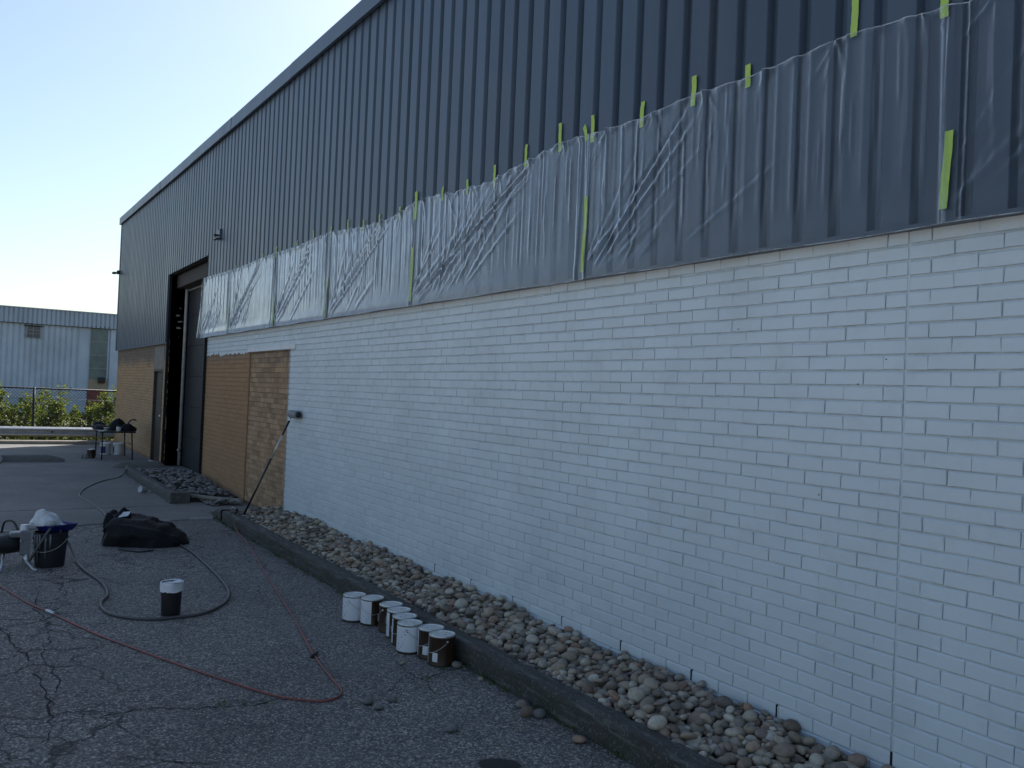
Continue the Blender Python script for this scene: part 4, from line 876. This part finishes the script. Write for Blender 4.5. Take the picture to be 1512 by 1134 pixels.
# ------------------------------------------------------------------ shrubs and weeds
def leafmb(b, c, n, rx, ry, rz, lo, hi, r, shape=0):
    for _ in range(n):
        while True:
            p = Vector((r.uniform(-1, 1), r.uniform(-1, 1), r.uniform(-1, 1)))
            l = p.length
            if l < 1 and (l > .35 or r.random() < .3): break
        lump = 1 + .28 * math.sin(p.x * 6 + c[0] * 3) * math.sin(p.y * 7 + c[1]) + .12 * math.sin(p.z * 11)
        q = Vector((c[0] + p.x * rx * lump, c[1] + p.y * ry * lump, c[2] + p.z * rz * lump))
        d = Vector((r.gauss(0, 1), r.gauss(0, 1), r.gauss(0, .7))).normalized(); s = d.cross(Vector((r.gauss(0, 1), r.gauss(0, 1), r.gauss(0, 1)))).normalized(); nn = d.cross(s)
        L = r.uniform(lo, hi); w = L * r.uniform(.28, .42); b.add([q - d * L * .5, q + s * w + nn * L * .08, q + d * L * .5, q - s * w + nn * L * .08], [(0, 1, 2), (0, 2, 3)])
SH = [(-28.2, -3.0, .55, 1.15, 'left-edge yellow-green shrub behind the fence'), (-28.5, -2.25, .6, .95, 'shrub behind the fence just left of the post'), (-28.0, -1.45, .5, .85, 'low shrub behind the fence just right of the post'), (-29.0, -.55, .6, .8, 'low shrub behind the fence in mid panel'), (-28.4, .15, .5, 1.0, 'shrub behind the fence in front of the red brick base'), (-28.2, .85, .45, 1.35, 'tallest leafy shrub beside the warehouse corner'), (-31.5, -1.3, .9, 1.0, 'broad shrub well behind the fence'), (-32.5, -3.2, 1.0, 1.25, 'broad shrub far behind the fence at the left edge'), (-31.5, .9, .8, 1.1, 'shrub well behind the fence by the warehouse corner')]
for k, (x, y, rad, h, l) in enumerate(SH):
    h *= 1.22
    r = random.Random(k + 3); rt_ = empty('shrub', (x, y, -.42)); tag(rt_, l, 'shrub', 'shrubs behind the fence')
    b = MB(); leafmb(b, (0, 0, h * .5), 1300, rad, rad, h * .62, .05, .13, r)
    for _ in range(5): leafmb(b, (r.uniform(-.7, .7) * rad, r.uniform(-.7, .7) * rad, h * r.uniform(.8, 1.25)), 150, rad * .28, rad * .28, rad * .45, .05, .11, r)
    b.build('crown', M['leaf'], rt_, False, False)
    for _ in range(5):
        a = r.uniform(0, 6.28); MB().tube([(0, 0, 0), (.3 * rad * math.cos(a), .3 * rad * math.sin(a), h * .5), (.6 * rad * math.cos(a), .6 * rad * math.sin(a), h * 1.05)], [.016, .01, .004], 5).build('stem', M['bark'], rt_, True, False)
r = random.Random(99); b = MB()
for _ in range(6500):
    x = r.uniform(-30, -25.5); y = r.uniform(-9, 2.5); h = r.uniform(.10, .42) * (1.1 if x < -26.5 else .7); a = r.uniform(0, 6.28); w = r.uniform(.008, .02); lx, ly = r.gauss(0, .1), r.gauss(0, .1)
    dx, dy = w * math.cos(a), w * math.sin(a); b.add([(x - dx, y - dy, -.42), (x + dx, y + dy, -.42), (x + lx * .5 + dx, y + ly * .5 + dy, -.42 + h * .6), (x + lx, y + ly, -.42 + h), (x + lx * .5 - dx, y + ly * .5 - dy, -.42 + h * .6)], [(0, 1, 2, 4), (4, 2, 3)])
for _ in range(90): leafmb(b, (r.uniform(-30, -26.3), r.uniform(-8, 2), -.42 + r.uniform(.1, .35)), 26, .2, .2, .2, .04, .1, r)
tag(b.build('verge_weeds', M['leaf']), 'tall grass and weeds filling the sunlit verge', 'weeds', kind='stuff')
b = MB()
def tuft(x, y, n, s, h):
    for _ in range(n):
        q = (x + r.gauss(0, s), y + r.gauss(0, s * .5), .0); a = r.uniform(0, 6.28); L = h * r.uniform(.4, 1.2); w = .0025 + .05 * L; ox, oy = L * .7 * math.cos(a), L * .7 * math.sin(a)
        b.add([q, (q[0] + ox * .5 - oy * .2, q[1] + oy * .5 + ox * .2, L * .7), (q[0] + ox, q[1] + oy, L * .6), (q[0] + ox * .5 + oy * .2, q[1] + oy * .5 - ox * .2, L * .7)], [(0, 1, 2, 3)])
for x in [-3.3 - .11 * i for i in range(64)]:
    if r.random() < .62: tuft(x + r.uniform(-.05, .05), -.712, r.randint(5, 26), .035, .03)
for x in [-10.4 - .06 * i for i in range(26)]: tuft(x, -.70 + .1 * max(0, (-11.05 - x)), 12, .04, .03)
for x, y, n in ((-4.75, -2.2, 30), (-4.73, -2.1, 20), (-4.7, -1.98, 26), (-4.82, -.85, 30), (-4.7, -1.02, 16), (-13.05, -.98, 40), (-14.2, -1.0, 40), (-15.5, -1.0, 40), (-16.5, -1.0, 30), (-13.3, -.45, 50), (-4.42, -1.1, 10)): tuft(x, y, n, .03, .022)
tag(b.build('moss_and_weeds', M['weed']), 'low moss and weeds along the kerb foot and asphalt cracks', 'weeds', kind='stuff')
for k, x in enumerate((-2.75, -3.42, -4.2, -5.3)): pass

# ------------------------------------------------------------------ far building
FB = empty('far_building', (-58, 0, -.42)); tag(FB, 'pale blue corrugated metal building far behind the fence', 'building')
MB().box(-72, -58.06, -30, 40, -.42, 5.55).build('core', M['fblue'], FB)
def corr(w, h, pitch, dep, name, mat):
    n = int(w / pitch); pr = []
    for i in range(n): pr += [(i * pitch, 0), (i * pitch + pitch * .62, 0), (i * pitch + pitch * .72, dep), (i * pitch + pitch * .9, dep)]
    pr.append((w, 0)); m = len(pr)
    return MB().add([(-d, y, 0) for y, d in pr] + [(-d, y, h) for y, d in pr], [(i, i + 1, m + i + 1, m + i) for i in range(m - 1)]).data(name, mat)
wpm = corr(1.2, 4.75 - .9, .3, .05, 'wall_panel', M['fblue']); bpm = corr(1.2, .86, .24, .06, 'fascia_panel', M['fband'])
for k in range(34):
    y = -16 + k * 1.2
    if 2.55 < y + .6 < 3.75: pass
    else: place('wall_panel', wpm, FB, (-58.0, y, .9))
    place('fascia_panel', bpm, FB, (-57.86, y, 4.74))
MB().box(-58.1, -57.82, -16, 24.8, 5.60, 5.66).build('roof_trim', M['fband'], FB)
MB().box(-58.04, -57.85, -16, 24.8, 4.715, 4.738).build('fascia_shadow_strip', M['darksteel'], FB)  # dark strip standing in for the shadow line below the fascia
wn_ = MB().box(-58.0, -57.93, -.70, -.02, 3.94, 4.56).build('window', M['fwin'], FB)
for a in ((-.74, -.68, 3.9, 4.6), (-.04, .04, 3.9, 4.6), (-.40, -.36, 3.94, 4.56)): MB().box(-57.94, -57.90, a[0], a[1], a[2], a[3]).build('frame', M['patch'], wn_)
for z in (4.15, 4.35): MB().box(-57.94, -57.915, -.68, -.04, z, z + .03).build('glazing_bar', M['patch'], wn_)
MB().box(-57.96, -57.86, -.85, .12, 4.58, 4.64).build('hood', M['darksteel'], wn_)
tp = MB().box(-58.02, -57.97, 2.66, 3.60, 1.68, 4.78).build('translucent_panel', M['fgreen'], FB)
for z in (2.3, 3.1, 3.9): MB().box(-57.975, -57.955, 2.66, 3.60, z, z + .04).build('panel_lap', M['patch'], tp)
MB().box(-57.97, -57.90, 2.6, 3.7, 4.78, 4.84).build('panel_head', M['darksteel'], tp)
MB().box(-58.02, -57.95, 3.75, 4.95, -.42, 4.73).build('downpipe_bay', M['fblue'], FB)
MB().box(-58.05, -57.94, 2.64, 3.66, 1.02, 1.67).build('block_panel', M['ftan'], FB)
MB().box(-57.94, -57.7, 3.14, 3.52, 1.46, 1.80, .02).build('vent_box', M['darksteel'], FB)
MB().box(-58.06, -57.92, 2.6, 3.7, -.42, 1.02).build('brick_base', M['red'], FB)
MB().box(-58.1, -57.97, -16, 2.58, -.42, .9).build('base_wall', M['fblue'], FB)
MB().box(-58.1, -57.97, 3.72, 24, -.42, .9).build('base_wall', M['red'], FB)
